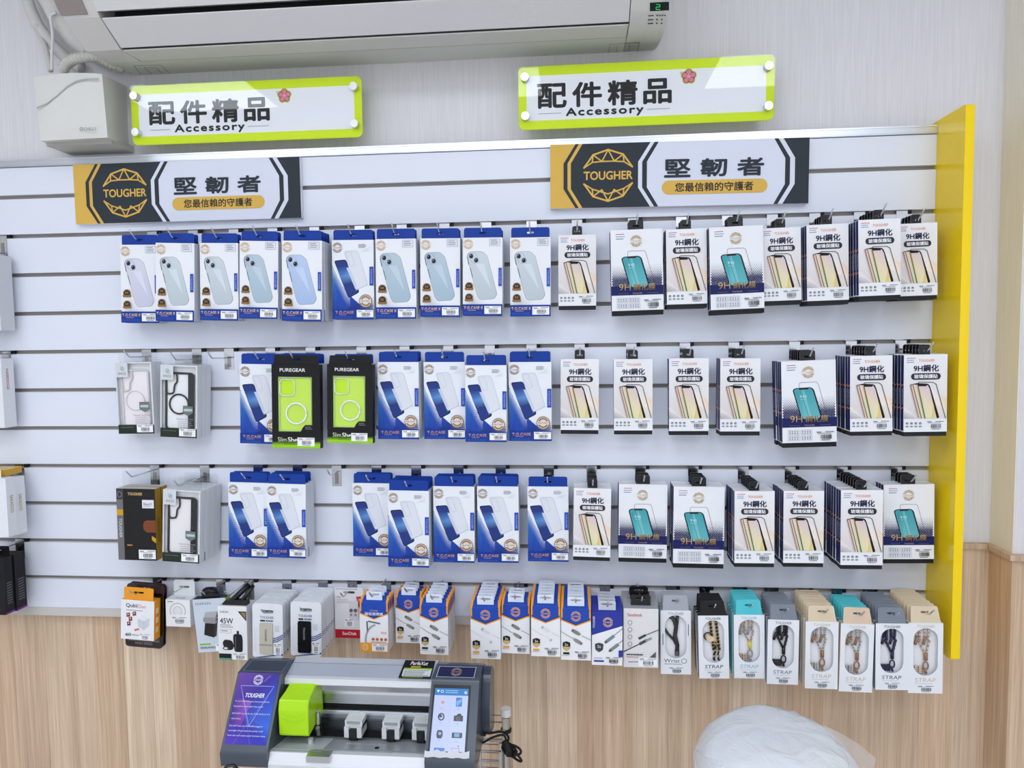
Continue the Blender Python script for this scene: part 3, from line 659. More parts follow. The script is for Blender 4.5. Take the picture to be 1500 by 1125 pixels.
# -- cable cartons, house shaped
def cable(name, look, sty, t=.019):
    w, h = .071, .125; BL = (36, 76, 178); OR = (244, 162, 52)
    r = kind(name, look, 'cable_carton', 'box', w, h, t, .019)
    if sty == 'navy': BL = (48, 60, 160)
    bd = MB(); top = BL if sty != 'seed' else (150, 152, 158)
    zt_ = .012; fr = (240, 240, 243) if sty != 'seed' else (228, 226, 226)
    P8 = [(-w/2, 0, -h), (w/2, 0, -h), (w/2, 0, 0), (-w/2, 0, 0), (-w/2, t, -h), (w/2, t, -h), (w/2, t, zt_), (-w/2, t, zt_)]
    bd.hexa(P8, fr, {'t': top, 'b': (226, 226, 230), 'l': (222, 220, 222), 'r': (222, 220, 222)})
    if sty in ('std', 'mag'):
        for sx in (-1, 1):
            x = sx*(w/2+.0002)
            for a, b, c in ((-.001, -.03, OR), ):
                q = [(x, .0, a), (x, t, a+zt_), (x, t, b+.008), (x, 0, b)]; bd.add(q, [(0, 1, 2, 3) if sx > 0 else (3, 2, 1, 0)], c)
                x2 = x+sx*.0002; q = [(x2, 0, a-.004), (x2, t*.7, a+zt_-.006), (x2, t*.7, b+.012), (x2, 0, b+.004)]; bd.add(q, [(0, 1, 2, 3) if sx > 0 else (3, 2, 1, 0)], BL)
        for sx in (-1, 1): bd.add([(sx*w/2, -.0002, 0), (sx*(w/2-.005), -.0002, 0), (sx*(w/2-.0065), t, zt_+.0003), (sx*w/2, t, zt_+.0003)], [(0, 1, 2, 3) if sx < 0 else (3, 2, 1, 0)], OR)
    bd.build('carton', CARD, r)
    p = PR(-w/2, 0)
    if sty in ('std', 'mag'):
        p.poly([(0, 0), (71, 0), (71, 29), (35.5, 43), (0, 29)], OR); p.poly([(1.5, 0), (69.5, 0), (69.5, 26), (35.5, 40), (1.5, 26)], (26, 30, 60)); p.poly([(2.5, 0), (68.5, 0), (68.5, 25), (35.5, 38.5), (2.5, 25)], BL)
        for a in (0, 67): p.rect(a, 0, a+4, 22, OR)
        if sty == 'std': p.logo(35.5, 18, 12, (236, 176, 110), BL)
        else: p.text('TOUGHER', 35.5, 18, 3.6, (236, 176, 110), w=22, align='c'); p.text('磁吸捲捲線', 35.5, 24, 8, (240, 240, 246), w=46, bold=.014, align='c')
        g = (118, 116, 112) if name not in ('Cw',) else (206, 208, 210)
        if sty == 'std':
            fl = 1 if name != 'Cc' else 1
            for (a, b), (c, d), wd_ in (((26, 60), (50, 76), 6.0), ((26, 78 if 0 else 74), (50, 90), 6.0)):
                pass
            def plug(cx, cy, ang, L_, wd_, cc):
                u = Vector((math.cos(ang), math.sin(ang))); v = Vector((-u.y, u.x)); q = [Vector((cx, cy))+u*a+v*b for a, b in ((-L_/2, -wd_*.32), (-L_*.1, -wd_/2), (L_/2, -wd_/2), (L_/2, wd_/2), (-L_*.1, wd_/2), (-L_/2, wd_*.32))]; p.poly([tuple(k) for k in q], cc); q = [Vector((cx, cy))+u*a+v*b for a, b in ((L_/2, -wd_*.38), (L_*.78, -wd_*.38), (L_*.78, wd_*.38), (L_/2, wd_*.38))]; p.poly([tuple(k) for k in q], tuple(int(k*.8) for k in cc)); p.line([tuple(Vector((cx, cy))-u*L_/2+v*wd_*.3), tuple(Vector((cx, cy))+u*L_/2+v*wd_*.44)], .6, tuple(min(255, k+40) for k in cc))
            p.line([(1, 56), (24, 70), (34, 74)], 1.2, g); p.line([(50, 65), (71, 75)], 1.2, g)
            plug(38, 78, .52, 18, 9, tuple(min(255, k+30) for k in g)); plug(38, 58, 3.66, 18, 9, tuple(min(255, k+20) for k in g))
            p.poly(roundpoly([(4, 82), (13, 79), (22, 82), (22, 96), (13, 103), (4, 96)], 2), (36, 34, 34)); p.text('2x', 13, 84, 6, (236, 232, 220), bold=.02, align='c'); p.poly([(4, 92), (22, 92), (20, 99), (13, 102), (6, 99)], (206, 180, 120))
            p.rect(5, 106, 20, 111, OR if name != 'Ck' else (34, 34, 36)); p.tiny(2, 113, 22, 1, 1, (150, 150, 156), 1.0, 3)
        else:
            q = [(45+31*math.cos(a), 95+40*math.sin(a)) for a in [PI*1.05+i*.09 for i in range(-4, 14)]]; p.line(q, 4.5, (150, 154, 160)); p.line([(18, 48), (19, 74)], 3.5, (90, 92, 98)); p.line([(22, 47), (50, 52)], 4, (120, 122, 128)); p.line(q, .8, (206, 208, 212))
            p.text('鋁合金', 53, 72, 6, ORG, w=14, bold=.01)
            for i in range(4): p.poly(ell(33+i*10.5, 92, 3.8, n=10), (196, 96, 50))
            p.tiny(28, 98, 42, 1, 1, (120, 120, 124), 1.2, 5); p.rect(0, 101, 71, 125, OR); p.logo(13, 112.5, 8, (250, 226, 190), OR)
    elif sty == 'navy':
        p.poly([(0, 0), (71, 0), (71, 30), (0, 54)], BL); p.logo(37, 22, 11.5, (230, 190, 140), BL); p.text('TOUGHER', 2.5, 8, 4.5, (240, 240, 246), w=28, bold=.02, rot=-1)
        for a, b in (((34, 68), (71, 36)), ((44, 88), (71, 64))): p.line([a, b], 1.6, (120, 132, 140)); p.line([a, (a[0]+16, a[1]-13)], 7.5, (126, 142, 146)); p.line([(a[0]-3, a[1]+2.5), a], 5, (90, 96, 104))
        p.poly(roundpoly([(7, 74), (17, 71), (27, 74), (26, 88), (17, 94), (8, 88)], 2), (70, 72, 80)); p.text('2x', 17, 77, 6, (236, 236, 240), align='c', bold=.02); p.rect(62, 88, 71, 104, BL); p.rect(5, 113, 28, 117, BL); p.tiny(5, 107, 24, 1, 1, (110, 112, 124), 1.2, 4)
    else:
        p.text('Seedetek', 8, 10, 7, (196, 80, 60), w=30, bold=.02)
        for i in range(4): p.line(ell(13, 30+i*15, 4.2, n=12), .9, (80, 82, 88), True); p.tiny(9, 36+i*15, 9, 1, 1, (140, 140, 146), .8, i)
        p.line([(71, 44), (40, 58)], 1.6, (70, 72, 78)); p.line([(44, 56), (32, 63)], 5, (70, 72, 78)); p.line([(0, 92), (34, 74)], 2, (60, 62, 68)); p.line([(34, 74), (46, 67)], 6, (80, 82, 88)); p.line([(46, 67), (56, 62)], 4.5, (150, 152, 158))
        p.tiny(6, 96, 42, 1, 1, (90, 92, 100), 3, 4); p.tiny(6, 102, 28, 1, 1, (190, 110, 100), 1.4, 5); p.poly([(52, 104), (66, 90), (66, 104)], (90, 94, 102)); p.rect(6, 110, 68, 116, (236, 236, 240)); p.tiny(9, 112, 56, 1, 1, (80, 82, 92), 1.8, 7)
    p.build('printed_front', CARD, r)
    s = PR(-w/2, 0); s.L = p.L+1; s.sticker(30, 101 if sty == 'std' else 103, 69, 122, sty in ('mag', 'seed')); s.build('barcode_print', CARD, r)
    tc = (226, 232, 244) if sty in ('std', 'mag') else (200, 204, 214) if sty == 'navy' else (24, 24, 26)
    tabplate(.040, .022, .004, .014, tc, .0008, .026 if sty != 'seed' else .02).build('hang_tab', GLOSS, r, (0, .006, .0048))
cable('Cw', 'blue-orange cable carton, white plug picture', 'std'); cable('Cg', 'blue-orange cable carton, grey plug picture', 'std'); cable('Ck', 'blue-orange cable carton, two grey plugs', 'std')
cable('Cm', 'blue-orange carton picturing coiled magnetic cable', 'mag'); cable('Cn', 'white and navy cable carton with two slate plugs', 'navy'); cable('Cs', 'grey cable carton with black hanger and dark plugs', 'seed', .022)

# -- holder blisters
def blister(name, look, hc):
    w, h, t = .074, .132, .0085
    r = kind(name, look, 'card_holder_pack', 'package', w, h, t, -.020)
    o = MB(); out = rr(-w/2, -h, w/2, 0, .008, 4); inn = slot(.030, .008, -.020)
    o.ring(out, inn, 0, t*.75, (232, 234, 240)); o.build('white_blister', GLOSS, r)
    o = MB(); q = rr(-w/2+.018, -.122, w/2-.024, -.046, .004, 4); o.prism(q, -.003, -.0002, hc); o.box((-w/2+.018, -.0042, -.100), (w/2-.024, -.003, -.098), tuple(int(k*.8) for k in hc)); vs, fs, a = text_mesh('TOUGHER', .006); o.add([(-.0055+Y*.005, -.0046, -.060-X*.03) for X, Y in vs], [f[::-1] for f in fs], (90, 88, 80) if hc[0] > 100 else (150, 150, 155)); o.build('card_holder', GLOSS, r)
    p = PR(-w/2, 0); p.text('TOUGHER', 19, 31, 6, (60, 62, 90), w=33, bold=.02); p.rect(19, 40, 31, 44, (40, 40, 46)); p.tiny(33, 40, 18, 1, 1, (60, 80, 150), 3.6, 2); p.text('磁', 54, 52, 16, (190, 192, 200), w=12); p.text('TOUGHER', 4, 58, 6, (216, 218, 226), w=60, rot=1)
    for i in range(3): p.line([(50, 84+i*4.4), (60, 82+i*4.4), (74, 74+i*4.4)], 2.2, (46, 60, 140)); 
    p.poly([(0, 132), (74, 120), (74, 124), (10, 132)], (46, 60, 140))
    p.build('printed_front', CARD, r)
    s = PR(-w/2, 0); s.L = p.L+1; s.sticker(52, 94, 70, 124); s.build('price_sticker', MATTE, r)
blister('Hw', 'white card holder pack with beige holder', (196, 192, 176)); blister('Hk', 'white card holder pack with black holder', (24, 24, 26))

# -- odd single packs of the bottom row
def sandisk():
    w, h, t = .073, .128, .008; r = kind('M', 'white flash drive card with red band', 'flash_drive_pack', 'package', w, h, t, -.009)
    MB().ring(rr(-w/2, -h, w/2, 0, .002, 4), slot(.030, .006, -.012), 0, .001, (232, 230, 232)).build('card', CARD, r)
    p = PR(-w/2, 0); p.rect(0, 106, 73, 128, (196, 28, 50)); p.text('SanDisk', 36, 112, 8, (245, 240, 242), w=36, bold=.02, align='c'); p.rect(55, 22, 67, 40, (196, 34, 54)); p.rect(55, 40, 67, 49, (40, 40, 44)); p.text('128', 61, 27, 6, (240, 230, 232), align='c', w=9); p.tiny(6, 22, 12, 2, 3, (206, 100, 110), 1.5); p.tiny(6, 30, 34, 3, 4, (160, 150, 156), 1.1, 4); p.tiny(4, 3, 62, 1, 1, (130, 130, 140), 1.2, 9)
    p.build('printed_front', CARD, r)
    o = MB(); o.prism(rr(.001, -.108+.03, .024, -.112+.08, .004), -.0035, -.0002, (222, 216, 220))
    for x in (.006, .017): o.cyl((x, -.0048, -.056), (x, -.0035, -.056), .0045, (110, 106, 112)); o.box((x-.0025, -.0045, -.070), (x+.0025, -.0035, -.064), (150, 146, 150))
    o.build('flash_drive', GLOSS, r)
    s = PR(-w/2, 0); s.L = p.L+1; s.sticker(24, 78, 48, 99); s.build('price_sticker', MATTE, r)
sandisk()
def qubii():
    w, h, t = .086, .100, .026; r = kind('Q', 'white and orange backup cube carton', 'gadget_carton', 'box', w, h, t, .018); OR = (240, 160, 44)
    MB().box((-w/2, 0, -h), (w/2, t, 0), (238, 238, 242), {'r': OR, 't': (244, 176, 70), 'l': OR}).build('carton', CARD, r)
    p = PR(-w/2, 0); p.text('Qubii', 13, 9, 11, (26, 26, 32), w=30, bold=.03); p.text('Duo', 46, 10, 9, (210, 80, 70), w=18); p.tiny(14, 25, 54, 1, 1, (110, 112, 120), 1.5)
    for a, b in ((14, 34), (30, 30), (20, 44), (16, 56)): p.poly([(a, b), (a+9, b-2), (a+10, b+8), (a+1, b+10)], (130, 60, 60)); p.rect(a+3, b+1, a+6, b+5, (230, 200, 190))
    p.poly([(44, 46), (58, 36), (74, 42), (73, 62), (60, 74), (45, 66)], (206, 210, 220)); p.poly([(44, 46), (58, 36), (74, 42), (60, 51)], (232, 234, 240)); p.line([(60, 51), (60, 74)], .8, (180, 184, 196)); p.poly([(34, 74), (46, 70), (50, 73), (38, 78)], (214, 120, 100))
    p.text('60', 13, 84, 7, (26, 26, 30), w=14, bold=.04); p.tiny(30, 87, 26, 1, 1, (120, 120, 126), 1.6); p.build('printed_front', CARD, r)
    q = MB(); 
    for z in (-.02, -.044, -.068): q.add([(w/2+.0003, .007, z), (w/2+.0003, .018, z), (w/2+.0003, .018, z-.014), (w/2+.0003, .007, z-.014)], [(3, 2, 1, 0)], (250, 216, 160))
    q.build('printed_side', CARD, r)
    s = PR(-w/2, 0); s.L = p.L+1; s.sticker(48, 82, 78, 98); s.build('price_sticker', MATTE, r); tabplate(.076, .031, .003, .0185, OR, .0007, .026).build('hang_tab', CARD, r, (0, .004, -.0002))
qubii()
def darkpack():
    w, h, t = .100, .165, .012; r = kind('Z', 'smoky brown translucent blister pack', 'cable_blister', 'package', w, h, t, -.012)
    MB().ring(rr(-w/2, -h, w/2, 0, .010, 4), slot(.03, .007, -.012), .004, .0052, (60, 46, 48)).build('blister_card', GLOSS, r)
    MB().prism(rr(-w/2, -h, w/2, -.022, .009), 0, .0038, WHITE).build('blister_cover', SMOKE, r)
    p = PR(-w/2, 0); p.rect(8, 138, 92, 150, (96, 78, 82)); p.text('HIGH SPEED', 50, 151, 6, (160, 146, 150), w=46, align='c'); p.line([(8, 146), (92, 146)], .8, (170, 156, 160)); p.sticker(26, 126, 66, 138); p.build('printed_front', CARD, r)
darkpack()
def smallbox():
    w, h, t = .057, .062, .030; r = kind('R', 'small white cube carton picturing round charger', 'gadget_carton', 'box', w, h, t, .020)
    MB().box((-w/2, 0, -h), (w/2, t, 0), (234, 235, 238)).build('carton', CARD, r)
    p = PR(-w/2, 0)
    for rad, c in ((19, (176, 178, 182)), (17, (232, 233, 236)), (11, (186, 188, 192)), (9.6, (224, 225, 230))): p.poly(ell(28, 26, rad), c)
    p.rect(4, 34, 53, 60, (234, 235, 238)); p.tiny(5, 4, 16, 1, 1, (90, 90, 98), 2); p.sticker(12, 38, 50, 56, False); p.build('printed_front', CARD, r)
    q = PR(-.02, .0002); p2 = MB(); vs, fs, a = text_mesh('TOUGHER', .006); p2.add([(-.012+X*.024, .008+Y*.006, .0003) for X, Y in vs], fs, (90, 92, 98)); p2.build('printed_top', CARD, r)
    tabplate(.050, .036, .006, .020, (228, 230, 233), .0006, .024).build('hang_tab', CARD, r, (0, .028, -.0002))
smallbox()
def energea():
    w, h, t = .085, .134, .024; r = kind('E', 'pale blue wall charger carton with black hanger', 'charger_carton', 'box', w, h, t, .014)
    MB().box((-w/2, 0, -h), (w/2, t, 0), (204, 214, 226), {'t': (34, 34, 38), 'r': (150, 200, 40)}).build('carton', CARD, r)
    p = PR(-w/2, 0); p.text('ENERGEA', 7, 9, 5.5, (60, 66, 76), w=40, space=1.2)
    p.poly([(22, 50), (30, 33), (60, 33), (66, 40), (60, 62), (50, 66), (22, 58)], (150, 150, 154)); p.poly([(30, 33), (60, 33), (54, 48), (24, 46)], (176, 176, 180)); p.poly([(60, 33), (66, 40), (60, 62), (52, 58)], (120, 120, 126)); p.poly([(26, 60), (50, 64), (44, 98), (20, 90)], (40, 38, 38)); p.poly([(50, 64), (58, 60), (52, 94), (44, 98)], (60, 56, 54)); p.rect(58, 42, 62, 46, (40, 40, 44)); p.rect(56, 52, 60, 55, (40, 40, 44))
    p.rect(6, 112, 34, 116, (130, 196, 50)); p.text('TRAVELWORLD', 6, 120, 5, (40, 44, 52), w=40, bold=.02); p.build('printed_front', CARD, r)
    s = PR(-w/2, 0); s.L = p.L+1; s.sticker(46, 114, 84, 132); s.build('price_sticker', MATTE, r)
    o = MB(); o.prism(roundpoly([(-.024, 0), (-.018, .022), (-.010, .026), (.010, .026), (.018, .022), (.026, 0)], .004), .008, .012, (24, 24, 26)); o.tube([(-.02, .010, .012), (0, .004, .020), (.02, .010, .012)], .0045, (30, 30, 32)); o.build('hanger', GLOSS, r)
energea()
def carcharger():
    w, h, t = .072, .132, .026; r = kind('V', 'white 45W car charger carton with black hanger', 'charger_carton', 'box', w, h, t, .030)
    MB().box((-w/2, 0, -h), (w/2, t, 0), (238, 238, 241), {'b': (60, 140, 100)}).build('carton', CARD, r)
    p = PR(-w/2, 0); p.text('ONEGRA', 5, 12, 5, (40, 40, 46), w=22); p.text('45W', 5, 30, 13, (30, 30, 34), w=33, bold=.02); p.tiny(5, 46, 34, 2, 4.5, (90, 90, 98), 1.5); p.line([(5, 57), (32, 57), (32, 66), (5, 66)], .5, (110, 110, 118), True); p.tiny(8, 60, 20, 1, 1, (110, 110, 118), 2)
    p.poly([(50, 12), (71, 12), (71, 36)], (40, 36, 30)); p.poly([(56, 14.5), (69, 14.5), (69, 30)], (150, 130, 90))
    p.poly(roundpoly([(38, 68), (58, 68), (61, 80), (60, 112), (40, 112), (37, 80)], 5), (32, 32, 35)); p.rect(46, 60, 52, 68, (60, 60, 64)); p.line([(43, 74), (43, 108)], 1.4, (110, 110, 115)); p.poly(roundpoly([(10, 90), (16, 82), (34, 84), (40, 98), (34, 108), (16, 108)], 5), (36, 36, 40)); p.poly(ell(18, 104, 7.5, 4.5), (90, 90, 96)); p.poly(ell(18, 104, 4.5, 2.6), (226, 226, 230))
    p.rect(1, 117, 32, 128, (30, 32, 32)); p.rect(1, 128, 71, 132, (90, 160, 120)); p.build('printed_front', CARD, r)
    s = PR(-w/2, 0); s.L = p.L+1; s.sticker(34, 114, 71, 131); s.build('price_sticker', MATTE, r)
    o = MB(); o.tube([(-.02, .02, .0), (-.004, .012, .010), (.012, .018, .026), (.03, .03, .044)], .007, (22, 22, 24)); o.tube([(0, .02, 0), (.02, .012, .012), (.034, .02, .030), (.04, .03, .042)], .005, (34, 34, 36)); o.prism(roundpoly([(-.03, 0), (-.02, .012), (.034, .014), (.036, 0)], .004), .006, .02, (26, 26, 28)); o.build('hanger', GLOSS, r)
carcharger()

# ================================================================ STACKS ON THE WALL
# (kind, left px, right px of the front face's top edge, top px, metres out from the wall, count, kind behind, roll degrees)
ROWS = [
 [('B1', 175.5, 231.5, 358.5, .058, 2, None, -1.2), ('B2', 228, 284.5, 356, .085, 2, None, -2.3), ('B2', 292.5, 348.5, 356, .078, 2, None, -1.7), ('B3', 351, 407.5, 353, .08, 2, None, -2.2), ('B4', 412.7, 471.5, 352.5, .085, 4, None, -1.6),
  ('A', 486, 547, 351.5, .06, 2, None, -.9), ('B3', 549.8, 609, 349.8, .065, 2, None, -.7), ('B3', 615.5, 674, 349, .06, 2, None, -1), ('B2', 677.7, 736, 348, .075, 3, None, -.8), ('B2', 747.1, 806.5, 347.7, .06, 1, None, -.5),
  ('S', 817.7, 873.2, 344, .045, 1, None, -.3), ('L', 893.9, 970.2, 336, .08, 3, None, 1.0), ('S', 975.4, 1035, 335.3, .075, 3, None, .8), ('L', 1038.5, 1117.5, 331.5, .09, 3, None, 1.6), ('S', 1114.5, 1173, 333.5, .07, 3, None, 1.3), ('S', 1181.4, 1242.8, 328.5, .085, 4, None, 1.2), ('S', 1257.3, 1319.2, 321, .11, 6, None, 1.4), ('S', 1314, 1373, 327, .075, 4, None, 1.3)],
 [('WC', 168, 221, 530.6, .06, 2, None, .5), ('WB', 235, 289, 535, .085, 3, None, -2.8), None, ('A', 351, 412, 533.5, .06, 2, None, -1.5), ('P', 397.5, 468.3, 534, .10, 4, 'A', -1.3), ('P', 479, 546, 533.8, .095, 3, 'A', -1.4), ('A', 552.8, 613, 530.3, .07, 3, None, -.6), ('A', 620.5, 681, 530.3, .06, 1, None, -.5), ('A', 681.2, 741.8, 535, .085, 2, None, -.5), ('A', 744.9, 807.6, 530.3, .07, 2, None, -.3),
  ('S', 821.3, 877.4, 526, .05, 1, None, -.6), ('S', 899, 955.8, 526, .055, 1, None, 0), ('S', 980, 1038.3, 524.8, .06, 2, None, .1), ('S', 1055.2, 1114.2, 524.8, .07, 3, None, 0), ('L', 1144.1, 1224, 528, .10, 5, None, 1.7), ('S', 1245.4, 1307.4, 521, .115, 6, None, .9), ('S', 1324.3, 1388, 519.3, .12, 6, None, .7)],
 [('K', 170, 226.5, 716, .085, 2, None, -.8), ('WK', 239, 293.5, 718.3, .11, 4, None, -3.4), ('A', 334.1, 392, 707, .06, 2, None, -1.4), ('A', 390.4, 447.7, 709, .075, 3, None, -1.4), None, ('A', 516, 573.5, 708, .045, 2, None, -.6), ('A', 568, 628.2, 719, .09, 4, None, -.8), ('A', 634.5, 694.7, 712.7, .075, 3, None, -.6), ('A', 698.7, 759.3, 712.7, .075, 3, None, -.3), ('A', 772.6, 832.6, 713, .07, 2, 'S', -.2),
  ('S', 840.7, 895.5, 715.5, .09, 5, None, -1.2), ('L', 906.7, 977.8, 709.6, .07, 3, None, -.6), ('L', 987, 1061.8, 713, .085, 4, None, -.5), ('S', 1076, 1134.8, 719.5, .11, 6, None, .2), ('S', 1148, 1207.3, 719, .105, 6, None, .2), ('S', 1232, 1294, 718, .12, 7, None, .4), ('L', 1294.4, 1368.8, 709.6, .065, 3, None, 1.0)],
 [('Q', 177.5, 226, 879.5, .085, 3, 'Z', -3.5), ('R', 242.5, 278, 878.5, .06, 1, None, -1), ('E', 281.5, 330, 877, .066, 1, None, 4.5), ('V', 318.7, 361, 888, .095, 1, None, -.8), ('Hw', 369.5, 414, 884, .12, 10, None, -1.6), ('Hk', 425.5, 470.5, 881.5, .12, 10, None, -1.6), ('M', 489.8, 532, 860.8, .03, 1, None, -.4), ('Cm', 526.8, 568, 883, .115, 3, None, -.6), ('Cg', 579, 617, 875.5, .07, 3, None, -.4), ('Ck', 614.5, 656, 886.8, .12, 5, None, -.4), 
  ('Cw', 689, 732.5, 890, .122, 6, None, 0), ('Cg', 734.6, 776, 886, .105, 3, None, -.8), ('Cw', 777.6, 820.5, 888, .125, 6, None, -.2), ('Ck', 821.6, 865.5, 892, .125, 6, None, -.3), ('Cn', 867, 912, 898, .12, 4, None, -.4), ('Cs', 913.5, 964.5, 891.5, .105, 3, None, -.2), ('Xw', 967.5, 1012.3, 894.3, .08, 3, None, .2), ('Xk', 1022.3, 1066.7, 901.8, .105, 4, None, 1.4), ('Xt', 1074.8, 1119.9, 900.7, .11, 5, None, .8), ('Xg', 1125, 1171, 908, .12, 6, None, -.5), ('Xc', 1180.5, 1228.6, 910.7, .13, 7, None, -.1), ('Xp', 1232, 1281, 914, .13, 6, 'Xt', -.9), ('Xn', 1283, 1331, 913.4, .13, 7, None, .6), ('Xb', 1331, 1382, 912.6, .13, 7, None, .6)],
]
BACK = {'A': 'blue-tabbed case carton', 'B': 'blue-tabbed case carton', 'S': 'narrow navy-sided carton', 'L': 'wide navy-sided carton', 'P': 'black carton', 'W': 'white windowed carton', 'K': 'mustard-sided carton', 'X': 'tabbed strap carton', 'C': 'cable carton', 'H': 'white blister pack', 'Z': 'smoky blister pack'}
GZ = [1.8, 1.5, 1.2, .9]
RN = ['top', 'second', 'third', 'bottom']
OR_ = ['first', 'second', 'third', 'fourth', 'fifth', 'sixth', 'seventh', 'eighth', 'ninth', 'tenth', 'eleventh', 'twelfth']
GRP = {'A': 'clear case cartons', 'B': 'phone back case cartons', 'S': 'narrow screen protector cartons', 'L': 'wide screen protector cartons', 'P': 'black and lime case cartons', 'W': 'windowed case cartons', 'K': 'black wallet cartons', 'X': 'strap cartons', 'C': 'cable cartons', 'H': 'card holder packs', 'M': 'flash drive packs', 'Q': 'gadget cartons', 'Z': 'smoky blister packs', 'R': 'gadget cartons', 'E': 'charger cartons', 'V': 'charger cartons'}

# hook prototype
def make_hook():
    r = empty('display_hook', 'hook', 'hook')
    c = MB(); c.box((-.0125, -.0012, -.050), (.0125, -.0002, .0035), (196, 196, 200)); c.box((-.0125, -.0012, .0025), (.0125, .009, .0038), (206, 206, 210)); c.box((-.0125, .0078, .0015), (.0125, .0092, .0048), (190, 190, 196)); c.box((-.0045, -.0018, -.044), (.0045, -.0012, -.016), (150, 148, 150)); c.build('bracket', CHROME, r)
    MB().box((.0128, -.0006, -.0040), (.0215, .008, .0046), (18, 18, 20)).build('lock_clip', MATTE, r)
    return r
hookp = make_hook(); hook_parts = list(hookp.children)
usedk = set(); hook_used = False
def place_hook(x, z, gz, L_, label, x_off=0):
    global hook_used
    if not hook_used: h = hookp; hook_used = True
    else:
        h = hookp.copy(); COL.objects.link(h)
        for ch in hook_parts: d = ch.copy(); COL.objects.link(d); d.parent = h
    h.location = (x, 0, gz); h['label'] = label; h['group'] = 'chrome hooks on the slat wall'
    pts = [(0, -.0012, z-gz), (0, -L_*.5, z-gz), (0, -L_, z-gz+.0005), (0, -L_-.005, z-gz+.0025), (0, -L_-.024, z-gz+.018)]
    MB().tube(pts, .0017, (205, 205, 210), 8).build('prong', CHROME, h)
    return h
def place(kn, loc, roll, sc, label, rj=0):
    k = KIND[kn]; r = k['root']
    if kn in usedk: r = tree_copy(r)
    usedk.add(kn)
    r.location = loc; r.rotation_euler = (0, math.radians(roll), rj); r.scale = (sc, sc, sc)
    r['label'] = label; r['group'] = GRP[kn[0]]
    return r
for ri, row in enumerate(ROWS):
    n_ = len(row); gz = GZ[ri]
    def where(i):
        return ('leftmost' if i == 0 else OR_[i]+' from left') if i < n_/2 else ('rightmost' if i == n_-1 else OR_[n_-1-i]+' from right')
    for i, st in enumerate(row):
        pos = '%s hook, %s row' % (where(i), RN[ri])
        if st is None:
            px, py, L_ = ((335.9, 523.8, .085), (493.3, 691.5, .045))[ri-1]
            q = W(px, py); place_hook(q.x, q.z, gz, L_, 'empty chrome hook on the slat wall, %s' % pos); continue
        kn, l, r_, ty, out, n, bk, roll = st; k = KIND[kn]
        a = W(l, ty, out); b = W(r_, ty, out); wd_ = (b.x-a.x); sc_ = wd_/k['w']; cx = (a.x+b.x)/2; cz = (a.z+b.z)/2
        ang = -roll
        a_ = math.radians(ang)
        # the slot is straight above the face centre, turned with the carton
        sx = cx+math.sin(a_)*k['slotz']*sc_; sz = cz+math.cos(a_)*k['slotz']*sc_
        tabb = .006
        hz = min(sz+.0025*0, gz-.006)
        if abs(sz-hz) > .0: cz += 0
        place_hook(sx, sz+.0006, gz, max(out+.010, .07), 'chrome hook holding stack, %s' % pos)
        sp = min(KIND[bk or kn]['t']*sc_+.0015, (out-.006-KIND[bk or kn]['t']*sc_)/max(1, n-1)) if n > 1 else 0
        for j in range(n):
            kk = kn if (j == 0 or not bk) else bk
            f = KIND[kk]; s2 = sc_*(1 if kk == kn else .98)
            oy = out-j*sp if j == 0 or not bk else out-k['t']*sc_-.001-(j-1)*min(sp, f['t']*s2+.0015)
            rj = random.uniform(-.5, .5) if j else 0
            aj = math.radians(ang+rj); dz = random.uniform(-.0006, .0006) if j else 0
            loc = (sx-math.sin(aj)*f['slotz']*s2, -oy, sz-math.cos(aj)*f['slotz']*s2+dz)
            if oy-f['t']*s2 < .001 and j: continue
            look = f['look']
            lab = '%s, %s' % (look, pos) if j == 0 else '%s, %s behind front, %s' % (BACK[kk[0]], OR_[j-1], pos)
            place(kk, loc, ang+rj, s2, lab)
for r in protos:
    pass

# ---- partly seen packs at the left edge of the frame
def edgebox(name, x0, x1, y0, y1, out, t, c, label, extra=None, cat='box', side=None):
    """box whose right side faces the camera: px range on its front plane"""
    a = W(x0, y0, out); b = W(x1, y1, out)
    r = empty(name, label, cat, (b.x, -out, a.z))
    h = a.z-b.z
    MB().box((-.09, 0, -h), (0, t, 0), c, {'r': side or c}).build('carton', CARD, r)
    if extra: extra(r, h, t)
    tabplate(.06, .022, .004, .012, c, .0007, .016).build('hang_tab', CARD, r, (-.045, .004, -.0002))
    return r
def etxt(txt, c, z0=.35, hh=.008):
    def f(r, h, t):
        p = MB(); vs, fs, a = text_mesh(txt, .006); p.add([(.0003, t*.35+Y*hh, -h*z0-(X)*h*.3) for X, Y in vs], [f_[::-1] for f_ in fs], c); p.build('printed_side', CARD, r)
    return f
edgebox('accessory_carton', -40, 2, 374, 484, .06, .045, (214, 216, 222), 'sliver of pale carton at the left edge beside the top row')
edgebox('accessory_carton', -40, 7, 526, 627, .06, .04, (232, 233, 238), 'sliver of white carton with red lettering at left edge, second row', etxt('NARDOGE', (170, 50, 60), .15, .008))
edgebox('accessory_carton', -40, 13, 701, 787, .10, .03, (234, 235, 240), 'outer white carton with gold lettering at left edge, third row', etxt('SAKADOO', (176, 140, 80), .3, .010))
edgebox('accessory_carton', -40, 25, 700, 784, .065, .035, (234, 235, 240), 'inner white carton with gold lettering at left edge, third row', etxt('SAKADOO', (176, 140, 80), .3, .010))
def lines(r, h, t):
    p = MB()
    for i in range(9): p.box((.0002, t*.25, -h*(.45+i*.045)), (.0005, t*.8, -h*(.465+i*.045)), (110, 108, 118))
    p.box((.0002, 0, -h), (.0006, t, -h*.965), (110, 40, 130)); p.build('printed_side', CARD, r)
